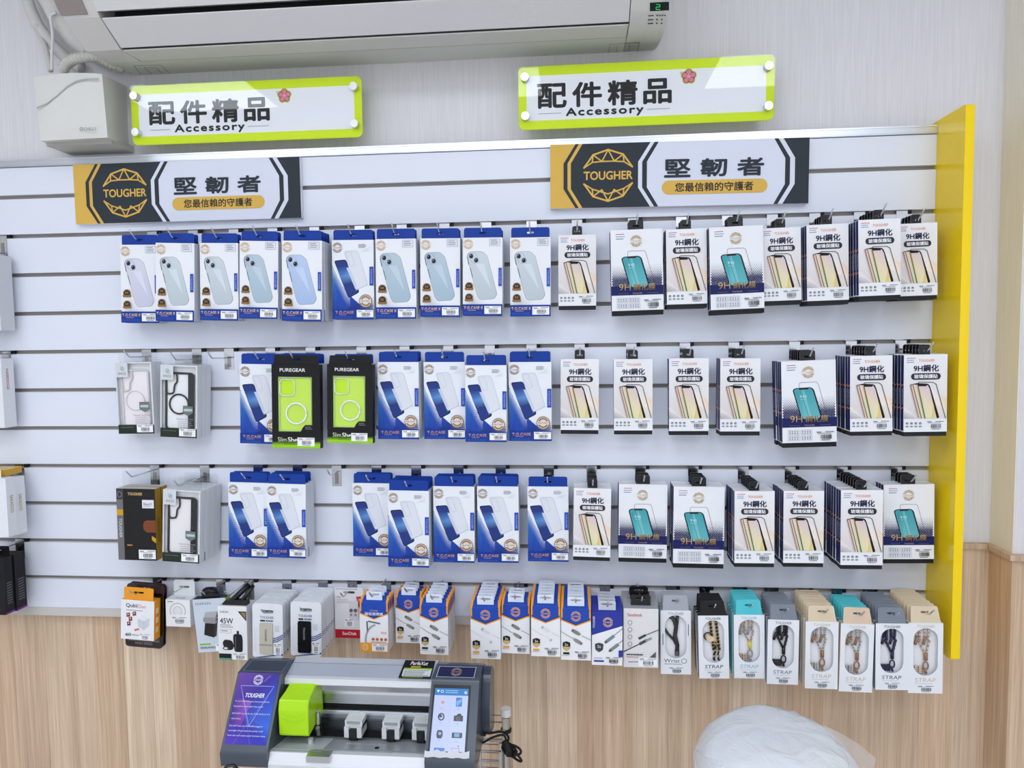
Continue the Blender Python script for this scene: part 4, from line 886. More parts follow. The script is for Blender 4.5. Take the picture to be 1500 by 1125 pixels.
edgebox('accessory_carton', -40, 9, 818, 901, .10, .028, (28, 26, 32), 'outer black and purple carton at left edge, bottom row', lines, side=(26, 25, 30))
edgebox('accessory_carton', -40, 25, 812, 895, .065, .035, (28, 26, 32), 'inner black and purple carton at left edge, bottom row', lines, side=(26, 25, 30))
for px, py, o_, L_, lab in ((2, 374, .06, .075, 'top'), (7, 526, .06, .075, 'second'), (25, 700, .065, .115, 'third'), (25, 812, .065, .115, 'bottom')):
    q = W(px, py, o_); z_ = q.z+.0126; gz_ = math.ceil((z_+.006)*10)/10; place_hook(q.x-.045, z_, gz_ if gz_-z_ < .046 else gz_-.1, L_, 'chrome hook cut by the left edge, %s row' % lab)
a = W(-30, 688, .07); b = W(10, 697, .07)
tag(MB().box((a.x, -.075, b.z), (b.x, -.02, a.z), (206, 160, 30)).build('price_tag_holder', GLOSS), 'small yellow tag strip at left edge above the white cartons', 'tag')

# ================================================================ SIGNS
def accessory_sign(pTL, pTR, pBR, pBL, label):
    out = .045; A = [W(*p, out) for p in (pTL, pTR, pBR, pBL)]
    c = sum(A, Vector())/4; w = ((A[1]-A[0]).length+(A[2]-A[3]).length)/2; h = ((A[0]-A[3]).length+(A[1]-A[2]).length)/2
    ang = math.atan2((A[1].z-A[0].z)+(A[2].z-A[3].z), (A[1].x-A[0].x)+(A[2].x-A[3].x))
    r = empty('accessory_sign', label, 'sign', (c.x, -out, c.z), 'lime green acrylic signs', (0, -ang, 0))
    LG = (214, 238, 6)
    k = w/337*1000; U = lambda u: u*k; H_ = h*1000; Wm = w*1000
    MB().prism(rr(-w/2, -h/2, w/2, h/2, .014, 5), .008, .011, LG).build('backing_plate', CARD, r)
    p = PR(-w/2, h/2, y=.008); m = Wm*.032; p.rect(m, H_*.15, Wm-m, H_*.86, (240, 242, 250))
    for i, ch in enumerate('配件精品'): p.text(ch, Wm*(.078+.140*i), H_*.29, H_*.37, (8, 8, 9), w=Wm*(.112 if i < 3 else .105), bold=.058)
    p.text('Accessory', Wm*.19, H_*.685, H_*.155, (16, 16, 18), w=Wm*.305, bold=.07, space=1.2)
    p.line([(Wm*.08, H_*.755), (Wm*.17, H_*.755)], .9, (60, 80, 110)); p.line([(Wm*.51, H_*.755), (Wm*.60, H_*.755)], .9, (60, 80, 110))
    fx, fy, fr = Wm*.672, H_*.27, H_*.10
    for q, c in ((.62, (196, 206, 60)), (.46, (120, 60, 70)), (.38, (226, 130, 150))):
        p.L += 1
        for i in range(5):
            a = -PI/2+i*2*PI/5; p.poly(ell(fx+fr*.66*math.cos(a), fy+fr*.66*math.sin(a), fr*q, n=12), c, False)
    p.L += 1; p.poly(ell(fx, fy, fr*.3), (236, 160, 176)); p.L += 1; p.line(ell(Wm*.642, H_*.21, 2.2, n=8), .9, (160, 160, 60), True)
    p.build('printed_face', CARD, r)
    MB().prism(rr(-w/2, -h/2, w/2, h/2, .014, 5), 0, .003, WHITE).build('acrylic_cover', ACRYL, r)
    for x in (-w/2+.016, w/2-.016):
        for z in (-h/2+.028, h/2-.028):
            MB().cyl((x, -.008, z), (x, .0435, z), .0095, (205, 206, 210), 20).build('standoff', METAL, r)
accessory_sign((189, 124.5), (528, 109.5), (529.5, 199), (191, 212), 'left acrylic sign reading Accessory, beside the white wall box')
accessory_sign((758.5, 97), (1136.5, 78), (1135, 174.5), (760, 189), 'right acrylic sign reading Accessory, below the air conditioner end')
def brand_sign(pTL, pTR, pBR, pBL, label, out=.016):
    A = [W(*p, out) for p in (pTL, pTR, pBR, pBL)]
    c = sum(A, Vector())/4; w = ((A[1]-A[0]).length+(A[2]-A[3]).length)/2; h = ((A[0]-A[3]).length+(A[1]-A[2]).length)/2
    ang = math.atan2((A[1].z-A[0].z)+(A[2].z-A[3].z), (A[1].x-A[0].x)+(A[2].x-A[3].x))
    r = empty('brand_sign', label, 'sign', (c.x, -out, c.z), 'brand header signs', (0, -ang, 0))
    MB().box((-w/2, 0, -h/2), (w/2, out-.0006, h/2), (236, 238, 244)).build('board', CARD, r)
    N_ = (44, 52, 60); Y_ = (222, 180, 84); K = w/378; p = PR(-w/2, h/2, k=K); Hh = h/K; Wd = 378   # print units: photo-like pixels of the right sign
    p.rect(0, 0, Wd, Hh, (222, 226, 242))
    mid = Hh/2; e = Hh*.20
    def hexl(x0, xm, w0): return [(x0, 0), (xm, mid-e), (xm, mid+e), (x0, Hh)]
    p.poly([(0, 0), (40, 0), (21, mid-e), (21, mid+e), (40, Hh), (0, Hh)], Y_)
    p.poly([(38, 0), (149, 0), (131, mid-e), (131, mid+e), (149, Hh), (38, Hh), (20, mid+e), (20, mid-e)], N_)
    p.poly([(43, 0), (48.5, 0), (31, mid-e), (31, mid+e), (48.5, Hh), (43, Hh), (26, mid+e), (26, mid-e)], Y_)
    for x0, x1, c in ((155, 161, N_),): p.poly([(x0, 0), (x1, 0), (x1-17, mid-e), (x1-17, mid+e), (x1, Hh), (x0, Hh), (x0-18, mid+e), (x0-18, mid-e)], c)
    p.poly([(328, 0), (334, 0), (351, mid-e), (351, mid+e), (334, Hh), (328, Hh), (344, mid+e), (344, mid-e)], N_)
    p.poly([(341, 0), (378, 0), (378, Hh), (341, Hh), (358, mid+e), (358, mid-e)], N_)
    # globe emblem
    cx, cy, R_ = 86.5, mid, Hh*.40; n = 10; O = [(cx+R_*math.cos(2*PI*(i+.5)/n), cy+R_*math.sin(2*PI*(i+.5)/n)) for i in range(n)]
    I = [(cx+dx*R_, cy+dy*R_) for dx, dy in ((-.62, -.52), (-.24, -.55), (.24, -.55), (.62, -.52))]; p.L += 1
    wl = 2.5
    for sg in (1, -1):
        f = lambda q: (q[0], cy+(q[1]-cy)*sg)
        for i in range(5, 9): p.line([f(O[i]), f(O[i+1])], wl, Y_, lay=False)
        Is = [f(q) for q in I]; p.line(Is if sg == 1 else [Is[0], (cx-R_*.0, cy+R_*.72), Is[3]], wl*.8, Y_, lay=False)
        Of = [f(O[i]) for i in range(5, 10)]
        for a_, b_ in ((Of[0], Is[0]), (Of[1], Is[0]), (Of[1], Is[1]), (Of[2], Is[1]), (Of[2], Is[2]), (Of[3], Is[2]), (Of[3], Is[3]), (Of[4], Is[3])): p.line([a_, b_], wl*.75, Y_, lay=False)
    p.rect(cx-R_*1.0, cy-R_*.24, cx+R_*1.0, cy+R_*.24, N_)
    p.text('TOUGHER', cx, cy-R_*.16, R_*.32, Y_, w=R_*1.9, bold=.05, align='c')
    for i, ch in enumerate('堅韌者'): p.text(ch, 170+i*53, Hh*.285, Hh*.265, N_, w=37, bold=.06)
    p.poly(rr(166, Hh*.605, 319, Hh*.82, Hh*.105, 6), Y_); p.text('您最信賴的守護者', 242, Hh*.645, Hh*.135, (36, 40, 44), w=113, bold=.035, align='c')
    p.build('printed_face', MATTE, r)
brand_sign((106, 241.5), (438.5, 229.5), (441.5, 319), (112, 328.5), 'left yellow, black and white sign board with globe emblem on slat wall')
brand_sign((805, 211.5), (1186, 202), (1184, 297), (807, 306.5), 'right yellow, black and white sign board with globe emblem on slat wall', .02)

# ================================================================ AIR CONDITIONER
xl = W(191, 110).x; xr = W(970, 74).x; zc = W(500, 95.8, -WY).z; acr = empty('air_conditioner', 'cream wall mounted air conditioner above the signs, cut by the frame top', 'air conditioner', ((xl+xr)/2, WY, zc))
CRM = (222, 220, 220); GRN = (208, 211, 202)
O = Vector(((xl+xr)/2, WY, zc))
def acz(py, out): return W(500, py, out).z
z1 = acz(75.6, .08); z2 = acz(56.3, .155); z3 = acz(9.7, .22)
cut = W(924, 40, .2).x            # where the control section begins
prof = [(WY, zc), (-.08, z1), (-.155, z2), (-.222, z3+.012), (-.258, z3+.045), (-.262, z3+.25), (WY, z3+.27)]
def extr(x0, x1, pr, c, name, mat, par=acr, round_r=None):
    m = MB(); pr2 = [(y, z) for y, z in pr]; m.prism(pr2, x0, x1, c, plane='yz'); return m.build(name, mat, par, -O)
# outlet body behind the flap
body_prof = [(WY, zc), (-.078, z1), (-.078, z1+.0005), (-.15, z2+.006), (-.19, z3+.012), (-.19, z3+.05), (WY, z3+.27)]
extr(xl+.0, cut, [(WY, zc), (-.0798, z1), (-.150, z2+.004), (-.17, z3+.02), (-.17, z3+.26), (WY, z3+.27)], (70, 70, 72), 'inner_body', MATTE)
extr(xl, cut, [(WY+.0, zc-.0006), (-.081, z1-.0006), (-.081, z1+.003), (WY, zc+.003)], GRN, 'underside', MATTE)
extr(xl+.081, cut-.001, [(-.082, z1), (-.150, z2-.0012), (-.150, z2+.002), (-.082, z1+.003)], (216, 214, 208), 'lower_lip', MATTE)
fo = extr(xl+.081, cut-.001, roundpoly([(-.157, z2+.002), (-.222, z3+.002), (-.220, z3+.005), (-.16, z2+.010)], .002), (226, 224, 226), 'air_flap', MATTE)
extr(xl+.0, cut, [(-.232, z3+.013), (-.258, z3+.045), (-.262, z3+.25), (-.19, z3+.26), (-.19, z3+.03)], CRM, 'front_cover', MATTE)
# left end cheek with the brownish-grey patch
extr(xl-.004, xl+.078, [(WY, zc), (-.08, z1), (-.155, z2), (-.225, z3+.004), (-.258, z3+.045), (-.262, z3+.25), (WY, z3+.27)], (216, 212, 210), 'end_cheek', MATTE)
extr(xl-.006, xl+.055, [(-.2325, z3+.008), (-.2605, z3+.0425), (-.2655, z3+.09), (-.255, z3+.09), (-.255, z3+.046), (-.225, z3+.010)], (150, 141, 136), 'end_patch', MATTE)
# right control section with a rounded corner
m = MB(); rad = .022; xs = [cut+.001]+[xr-rad+rad*math.sin(a*PI/2/8) for a in range(9)]; sc_ = [1]+[1-(1-math.cos(a*PI/2/8)) for a in range(9)]
rows = []
pf = [(WY, zc), (-.08, z1), (-.12, z1+(z2-z1)*.45), (-.155, z2), (-.19, z2+(z3-z2)*.5), (-.222, z3+.004), (-.262, z3+.05), (-.262, z3+.25), (WY, z3+.27)]
vv = []; cc = []
for x, s_ in zip(xs, sc_):
    kx = .35+.65*s_
    for j, (y, z) in enumerate(pf):
        vv.append(Vector((x, WY+(y-WY)*(kx if j else 1), z+(0 if s_ > .99 else (1-s_)*.035*(1 if j < 7 else 0))))-O*0); cc.append(GRN if j < 2 else (222, 220, 216))
nf = len(pf); m.add(vv, [(i*nf+j, (i+1)*nf+j, (i+1)*nf+(j+1) % nf, i*nf+(j+1) % nf) for i in range(len(xs)-1) for j in range(nf)], cc, True); m.add([vv[-nf+j] for j in range(nf)], [tuple(range(nf))], (216, 214, 210)); m.add([vv[j] for j in range(nf)], [tuple(range(nf))[::-1]], (216, 214, 210))
m.build('control_section', MATTE, acr, -O)
# display and marks lie on the sloped face of the control section
def on_slope(px, py):
    # where the view ray meets the sloped front, made of two facets
    d = RM @ Vector(((px-750)/F, 1, -(py-562.5)/F)); o = Vector((0, -D, ZC)); best = -1
    for (y0, za), (y1, zb_) in (((-.19, z2+(z3-z2)*.5), (-.222, z3+.004)), ((-.155, z2), (-.19, z2+(z3-z2)*.5)), ((-.222, z3+.004), (-.262, z3+.05))):
        n_ = Vector((0, -(zb_-za), y1-y0)).normalized(); t = (Vector((0, y0, za))-o).dot(n_)/d.dot(n_)
        if t > best: best = t; n = n_
    return o+d*best+n*.0012
def quad(px0, py0, px1, py1, slope, c, M_):
    q = [on_slope(px0, py1+slope*0), on_slope(px1, py1-slope), on_slope(px1, py0-slope), on_slope(px0, py0)]; M_.add(q, [(0, 1, 2, 3)], c)
dm = MB(); quad(952, 3.5, 980, 16, 1.4, (12, 34, 26), dm); dm.build('display', GLOSS, acr, -O)
dg = MB()
for a in ((961, 5.5, 967, 6.5), (966, 6.5, 967, 9.5), (961, 9, 967, 10), (960.5, 10, 961.5, 13), (961, 12.6, 967, 13.6)): 
    q = [on_slope(a[0], a[3]), on_slope(a[2], a[3]), on_slope(a[2], a[1]), on_slope(a[0], a[1])]; dg.add([p_+Vector((0, -.0004, -.0004)) for p_ in q], [(0, 1, 2, 3)], (60, 200, 120))
dg.build('display_digit', SCREEN, acr, -O)
mm = MB()
for y_ in (22, 28, 33.5):
    quad(950.5-y_*.05, y_, 958.5-y_*.05, y_+1.5, .5, (60, 60, 64), mm)
    for j in range(4 if y_ == 22 else 2): quad(962.5+j*(3.8 if y_ == 22 else 7)-y_*.05, y_-1, 965+j*(3.8 if y_ == 22 else 7)-y_*.05, y_+1.2, .1, (90, 90, 94), mm)
mm.build('control_marks', MATTE, acr, -O)
# service hatches under the unit
def on_bottom(px, py):
    d = RM @ Vector(((px-750)/F, 1, -(py-562.5)/F)); o = Vector((0, -D, ZC)); n = Vector((0, z1-zc, WY+.08)); n = Vector((0, -(z1-zc)/1, -(WY+.08))).normalized()
    t = (Vector((0, WY, zc-.0006))-o).dot(n)/d.dot(n); return o+d*t
for ln in ([(891, 77), (893.5, 64.5), (936.5, 62.5), (934, 75)], [(903, 77), (905, 67)], [(922, 75), (923, 66)], [(196, 96), (206, 109)], [(196, 96), (235, 95), (250, 108)], [(211, 99), (222, 108)], [(211, 99), (229, 99), (238, 108)]):
    mm = MB(); mm.tube([on_bottom(*q) for q in ln], .0007, (110, 110, 104), 4); mm.build('hatch_seam', MATTE, acr, -O)

# ================================================================ DRAIN PUMP BOX, PIPES
po = .10
TLp, TRp, BRp, BLp = W(49.2, 113.5, po), W(149.4, 108.4, po), W(157.6, 201.4, po), W(59.4, 206.5, po)
wTR, wBR = W(185.5, 127, -WY), W(188.5, 214, -WY); wTL, wBL = wTR+Vector((-.20, 0, 0)), wBR+Vector((-.195, 0, 0))
wTL = W(76, 129, -WY); wBL = W(84, 216, -WY)
pc = (wTL+wBR)/2; pb = empty('pump_box', 'white plastic wall box with curved line, left of the left sign', 'wall box', pc)
WH = (222, 222, 218)
m = MB(); nx = 8; ny = 8; g = []
for j in range(ny+1):
    for i in range(nx+1):
        u = i/nx; v = j/ny; p_ = (TLp.lerp(TRp, u)).lerp(BLp.lerp(BRp, u), v); bul = .010*(1-(2*u-1)**4)*(1-(2*v-1)**4); g.append(p_+Vector((0, -bul, .006*(1-(2*u-1)**2)*(1-v)-.000)))
m.add(g, [((j+1)*(nx+1)+i, (j+1)*(nx+1)+i+1, j*(nx+1)+i+1, j*(nx+1)+i) for j in range(ny) for i in range(nx)], WH, True)
m.build('front_cover', MATTE, pb, -pc)
m = MB(); R4 = [(TLp, TRp, wTR, wTL, 0), (TRp, BRp, wBR, wTR, 1), (BRp, BLp, wBL, wBR, 2), (BLp, TLp, wTL, wBL, 3)]
ed = {0: [g[i] for i in range(nx+1)], 1: [g[j*(nx+1)+nx] for j in range(ny+1)], 2: [g[ny*(nx+1)+nx-i] for i in range(nx+1)], 3: [g[(ny-j)*(nx+1)] for j in range(ny+1)]}
for a, b, c, d, k in R4:
    e = ed[k]; n = len(e); bkp = [d.lerp(c, i/(n-1)) for i in range(n)]; midp = [e[i].lerp(bkp[i], .5)+Vector((0, -.004, 0)) for i in range(n)]
    m.add(e+midp+bkp, [(i, i+1, n+i+1, n+i) for i in range(n-1)]+[(n+i, n+i+1, 2*n+i+1, 2*n+i) for i in range(n-1)], WH, True)
m.build('housing', MATTE, pb, -pc)
m = MB(); q = [W(93, 216, .0), W(186, 214, .0), W(184, 219, -.005), W(98, 224, -.005)]; m.box((q[0].x, -.06, q[3].z), (q[1].x, WY-.001, q[0].z+.004), (196, 196, 190)); m.build('base_tray', MATTE, pb, -pc)
def onf(px, py): 
    d = RM @ Vector(((px-750)/F, 1, -(py-562.5)/F)); t = (D-po-.0112)/d.y; return Vector((0, -D, ZC))+d*t
m = MB(); m.tube([onf(*p_) for p_ in ((54, 158), (68, 152), (84, 140), (98, 127), (112, 118.5), (128, 115.5), (144, 115.5))], .0016, (190, 190, 186), 6); m.build('styling_line', MATTE, pb, -pc)
a = onf(117, 186); b = onf(142, 192); m = PR(a.x, a.z, k=(b.x-a.x)/100, y=a.y); m.line(ell(8, 12, 9, n=10), 4, (150, 156, 160), True); m.text('CHILLY', 24, 4, 18, (150, 156, 160), w=74, bold=.02); m.build('printed_logo', CARD, pb, -pc)
def pipe(name, pts, r, c, label, mat=MATTE, ribs=False, n=10, taper=None):
    P3 = [W(x, y, o) for x, y, o in pts]
    # smooth by Catmull-Rom
    Q = []
    for i in range(len(P3)-1):
        p0 = P3[max(i-1, 0)]; p1 = P3[i]; p2 = P3[i+1]; p3 = P3[min(i+2, len(P3)-1)]
        for k in range(12 if ribs else 6):
            t = k/(12 if ribs else 6); Q.append(.5*((2*p1)+(-p0+p2)*t+(2*p0-5*p1+4*p2-p3)*t*t+(-p0+3*p1-3*p2+p3)*t**3))
    Q.append(P3[-1]); c0 = Q[0].copy()
    rs = [r*(1.12 if (i % 3 == 1) else .93) if ribs else r*(1+.04*math.sin(i*1.3)) for i in range(len(Q))]
    o = MB().tube([q-c0 for q in Q], r, c, n, rs=rs).build(name, mat, None, c0); return tag(o, label, 'pipe')
pipe('insulated_pipe', [(52, -70, .02), (70, -10, .02), (92, 30, .015), (125, 66, .01), (160, 84, .01), (180, 89, .005)], .027, (214, 212, 208), 'thick white wrapped pipe curving behind the air conditioner', n=14)
pipe('insulated_pipe', [(10, -60, .01), (34, -15, .01), (52, 30, .01), (74, 62, .01), (100, 88, .0), (120, 100, -.005)], .014, (210, 209, 206), 'second white wrapped pipe left of the thicker one', n=14)
pipe('corrugated_hose', [(91, 104, .07), (100, 91, .075), (118, 84.5, .075), (142, 83, .07), (160, 92, .055), (178, 98, .03)], .0125, (204, 202, 194), 'ribbed cream hose arching out of the white wall box', ribs=True, n=12)
pipe('drain_tube', [(54, 36, .02), (58, 52, .02), (66, 68, .03), (71, 88, .05), (74, 104, .06)], .006, (206, 205, 200), 'thin white tube entering left top of the wall box')
pipe('drain_tube', [(82, 18, .05), (74, 24, .05), (76, 40, .05), (77, 56, .055), (76, 80, .06), (76, 103, .06)], .0035, (226, 227, 226), 'thin white wire hanging beside the tube above wall box')

# ================================================================ CUTTING MACHINE
mc = W(520, 1120, .40); mr = empty('cutting_machine', 'silver and grey screen film cutting machine with lime green carriage', 'machine', (mc.x, mc.y+.1, mc.z-.03))
MO = -Vector(mr.location)
DG = (72, 80, 92); SV = (206, 208, 212)
zbm = W(520, 1140, .41).z
def part(m, name, mat): return m.build(name, mat, mr, MO)
def strip(xa, xb, pts, c, name, mat, th=.004):
    """sheet running across the machine through side-view points (px y at x=520, out)"""
    P_ = [Vector((0, -o, W(520, y, o).z)) for y, o in pts]; m = MB()
    vs = []; n = len(P_)
    for x in (xa, xb):
        for p_ in P_: vs.append((x, p_.y, p_.z))
    for x in (xa, xb):
        for p_ in P_: vs.append((x, p_.y+th*.7, p_.z-th*.7))
    f = [(i, n+i, n+i+1, i+1) for i in range(n-1)]; f += [(2*n+i+1, 3*n+i+1, 3*n+i, 2*n+i) for i in range(n-1)]
    f += [(i, i+1, 2*n+i+1, 2*n+i) for i in range(n-1)]+[(n+i+1, n+i, 3*n+i, 3*n+i+1) for i in range(n-1)]+[(0, 2*n, 3*n, n), (n-1, 2*n-1, 4*n-1, 3*n-1)]
    m.add(vs, f, c); return part(m, name, mat)
xL0 = W(328, 1097, .385).x; xL1 = W(391, 1099, .385).x; xR0 = W(627, 1100, .385).x; xR1 = W(690, 1100, .385).x
ZZ = lambda y, o: W(520, y, o).z
# pods (side casings): side profile extruded, then chamfered
pod = [(-.20, zbm), (-.20, ZZ(968, .20)), (-.235, ZZ(966.5, .235)), (-.25, ZZ(969, .25)), (-.305, ZZ(990, .305)), (-.385, ZZ(1097, .385)), (-.395, ZZ(1112, .395)), (-.392, zbm)]
for x0, x1, nm in ((xL0-.004, xL1+.004, 'left'), (xR0-.006, xR1+.008, 'right')):
    o = MB().prism(pod, x0, x1, DG, plane='yz').build('side_casing', GLOSS, mr, MO); bv = o.modifiers.new('bevel', 'BEVEL'); bv.width = .006; bv.segments = 3; bv.limit_method = 'ANGLE'
def slopept(x, t, lift=.001):
    """point on the casing's reclined face: t 0 at top .. 1 at bottom"""
    y = -.305+t*(-.08); z = ZZ(990, .305)+t*(ZZ(1097, .385)-ZZ(990, .305)); return Vector((x, y-lift*.83, z+lift*.55))
def facepanel(x0, x1, t0, t1, name, draw, wu, hv, mat, lift=.0006, c=(0, 0, 0)):
    m = PR(0, 0); draw(m)
    out = []
    for x, y, z in m.v:
        u = x/.001/wu; v = -z/.001/hv; L_ = -y/EPS
        out.append(tuple(slopept(x0+(x1-x0)*u, t0+(t1-t0)*v, lift+L_*EPS)))
    m.v = out; return part(m, name, mat)
def purple(p):
    p.poly([(0, 0), (100, 0), (100, 60), (100, 130), (100, 170), (0, 170), (0, 90)], [(110, 70, 160), (60, 50, 150), (50, 80, 190), (60, 110, 220), (50, 60, 180), (90, 60, 180), (70, 50, 150)])
    p.poly([(0, 60), (45, 70), (30, 130), (0, 120)], [(70, 50, 140), (160, 90, 190), (120, 60, 170), (60, 50, 140)])
    p.line([(10, 32), (92, 32), (50, 128)], 1.6, (150, 160, 230), True); p.line([(20, 170), (92, 32)], .8, (110, 120, 220)); p.line([(10, 32), (62, 170)], .8, (110, 120, 220)); p.line([(66, 20), (78, 6)], 2, (130, 110, 190))
    p.logo(50, 17, 12, (232, 226, 240), (90, 64, 156)); p.text('TOUGHER', 50, 50, 10, (240, 240, 250), w=46, bold=.04, align='c', shear=.3)
    for y_, tx in ((68, 'To turn ON/OFF press the power button'), (80, 'located on the right side panel'), (97, 'DO NOT touch the tip of the blade as it is'), (109, 'very sharp'), (126, 'DO NOT leave the TOUGHER plugged in'), (137, 'overnight. Disconnect the power cord'), (148, 'from the wall outlet upon business close.')):
        p.text(tx, 4, y_, 4.6, (226, 224, 244), w=min(92, 2.3*len(tx)), bold=.01)
facepanel(xL0+.001, xL1-.002, .0, 1.0, 'purple_face_panel', purple, 100, 170, CARD, .0008)
def plainbox(p): p.rect(0, 0, 100, 100, (18, 20, 26))
xs0 = W(638, 1005, .315).x; xs1 = W(687, 1009, .315).x
def scr(p):
    p.rect(0, 0, 100, 190, (186, 200, 246)); p.rect(0, 0, 100, 22, (24, 120, 196)); p.poly([(5, 6), (15, 6), (10, 14)], (230, 240, 255)); p.line(ell(22, 10, 4, n=8), 1.4, (230, 240, 255), True); p.tiny(32, 6, 46, 2, 6, (170, 210, 240), 2, 4); p.line(ell(92, 12, 3, n=8), 2, (240, 246, 255), True)
    p.rect(20, 28, 30, 56, (206, 196, 220)); p.poly(ell(26, 44, 5), (190, 150, 150)); p.rect(65, 28, 83, 56, (50, 120, 200)); p.poly([(66, 40), (82, 30), (82, 40), (68, 56)], (110, 170, 230))
    p.line(ell(25, 88, 8, 10, 12), 3.5, (40, 40, 52), True); p.poly(ell(23, 86, 5), (70, 70, 84)); p.poly([(62, 84), (70, 82), (74, 77), (82, 77), (84, 82), (89, 84), (89, 100), (62, 100)], (42, 44, 60)); p.poly(ell(75, 92, 6), (90, 92, 112)); p.poly(ell(75, 92, 3), (24, 24, 34))
    p.poly(roundpoly([(17, 128), (32, 128), (34, 142), (31, 153), (18, 153), (15, 142)], 4), (56, 64, 90)); p.poly(ell(25, 138, 5), (150, 165, 200)); p.poly(rr(60, 134, 90, 150, 2), (40, 46, 60)); p.rect(67, 136, 82, 147, (100, 160, 210))
    p.rect(12, 180, 42, 190, (60, 130, 210)); p.line([(62, 190), (62, 180), (84, 180), (84, 190)], 1.2, (190, 80, 110)); p.poly([(78, 172), (84, 172), (81, 177)], (200, 40, 80))
    for y_ in (62, 106, 158): p.tiny(21, y_, 8, 1, 1, (120, 130, 170), 1.4, 3); p.tiny(70, y_+1, 9, 1, 1, (120, 130, 170), 1.4, 5)
    for y_ in (68, 114, 164): p.line([(2, y_), (98, y_)], .4, (170, 182, 230))
    p.line([(50, 24), (50, 190)], .4, (170, 182, 230))
facepanel(xs0-.004, xs1+.004, .09, 1.02, 'screen_bezel', lambda p: p.rect(0, 0, 100, 100, (20, 22, 28)), 100, 100, GLOSS, .0008)
facepanel(xs0, xs1, .14, .99, 'touch_screen', scr, 100, 190, SCREEN, .002)
tp = MB(); pt = [slopept(xs0-.010+(xs1-xs0+.02)*u, .985+.012*math.sin(u*17)+.01*math.sin(u*41), .004) for u in [i/14 for i in range(15)]]; pb2 = [slopept(xs0-.010+(xs1-xs0+.02)*u, 1.07+.006*math.sin(u*23), .003) for u in [i/14 for i in range(15)]]
tp.add(pt+pb2, [(15+i, 15+i+1, i+1, i) for i in range(14)], (206, 208, 214), True); part(tp, 'crinkled_tape', GLOSS)
# navy emblem plate on the right casing's top slope, dark lens on the left one
def toppt(x, t, lift): y = -.25+t*(-.055); z = ZZ(969, .25)+t*(ZZ(990, .305)-ZZ(969, .25)); return Vector((x, y-lift*.5, z+lift*.85))
def toppanel(x0, x1, t0, t1, name, draw, wu, hv, mat):
    m = PR(0, 0); draw(m); m.v = [tuple(toppt(x0+(x1-x0)*(x/.001/wu), t0+(t1-t0)*(-z/.001/hv), .0006-y)) for x, y, z in m.v]; return part(m, name, mat)
toppanel(xR0+.002, xR1-.004, .18, .92, 'emblem_plate', lambda p: (p.rect(0, 0, 100, 40, (206, 208, 214)), p.rect(1.5, 1.5, 98.5, 38.5, (34, 38, 82)), p.logo(50, 20, 14, (190, 160, 140), (34, 38, 82))), 100, 40, CARD)
toppanel(xL0+.004, xL1+.001, .06, .92, 'dark_lens', lambda p: (p.rect(0, 0, 100, 40, (96, 106, 120)), p.rect(3, 3, 97, 37, (60, 68, 80))), 100, 40, GLOSS)
# hood and rails
xa, xb = xL1+.0045, xR0-.0065
strip(xa, xb, [(966, .20), (964, .23), (971, .245), (972.5, .25)], SV, 'hood_top', SILVER)
strip(xa, xb, [(973, .2505), (992, .288)], (172, 178, 190), 'hood_window', GLOSS)
strip(xa, xb, [(992, .288), (996, .296), (1005, .298)], (226, 228, 232), 'hood_lip', SILVER)
strip(xa, xb, [(1000, .215), (1018, .215)], (140, 160, 166), 'inner_back', MATTE, .01)
m = MB(); m.box((xa, -.255, ZZ(1031, .255)), (xb, -.22, ZZ(1014, .255)), (200, 204, 210)); m.box((xa, -.258, ZZ(1017, .258)), (xb, -.2551, ZZ(1013, .258)), (232, 234, 238)); part(m, 'guide_rail', METAL)
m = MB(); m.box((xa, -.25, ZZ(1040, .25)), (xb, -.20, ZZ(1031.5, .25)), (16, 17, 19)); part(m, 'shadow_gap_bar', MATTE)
m = MB(); m.box((xa, -.268, ZZ(1055, .268)), (xb, -.21, ZZ(1041, .268)), (178, 180, 184)); m.box((xa, -.272, ZZ(1047, .272)), (xb, -.2681, ZZ(1044, .272)), (222, 224, 228)); m.box((xa, -.27, ZZ(1055, .27)), (xb, -.2681, ZZ(1052, .27)), (130, 132, 138)); part(m, 'pinch_rail', METAL)
m = MB(); m.box((xa, -.262, ZZ(1076, .262)), (xb, -.205, ZZ(1055.5, .262)), (120, 124, 132)); part(m, 'roller_shaft_cover', METAL)
m = MB(); m.box((xa, -.275, ZZ(1081, .275)), (xb, -.21, ZZ(1076.5, .275)), (30, 31, 34)); part(m, 'roller_slot', MATTE)
strip(xa, xb, [(1080, .275), (1084, .30), (1098, .355)], (176, 180, 186), 'bed_plate', SILVER)
strip(xa, xb, [(1098.5, .356), (1101, .372), (1106, .382), (1125, .392), (1140, .394)], (220, 222, 226), 'front_skirt', SILVER)
strip(W(492, 1090, .3).x, xb, [(1083.6, .296), (1097.5, .352)], (112, 120, 132), 'loading_plate', GLOSS, .0005)
strip(xa, W(489, 1090, .3).x-.001, [(1082.8, .296), (1098, .357), (1103, .38)], (200, 205, 208), 'side_bed_cover', GLOSS, .0005)
m = MB(); p0 = W(449, 1106, .392); p1 = W(483, 1118, .395); m.box((p0.x, -.396, p1.z), (p1.x, -.372, p0.z), (200, 202, 206)); part(m, 'bed_bracket', METAL)
m = MB(); vs, fs, a_ = text_mesh('Material Loading Area', .005)
q0 = W(510, 1088.5, .315); q1 = W(568, 1093, .315)
m.add([(q0.x+(q1.x-q0.x)*X, -.318-.012*(1-Y), ZZ(1088, .315)-.000+(ZZ(1093, .33)-ZZ(1088, .315))*(1-Y)+.0022) for X, Y in vs], fs, (210, 214, 220)); part(m, 'printed_text', CARD)
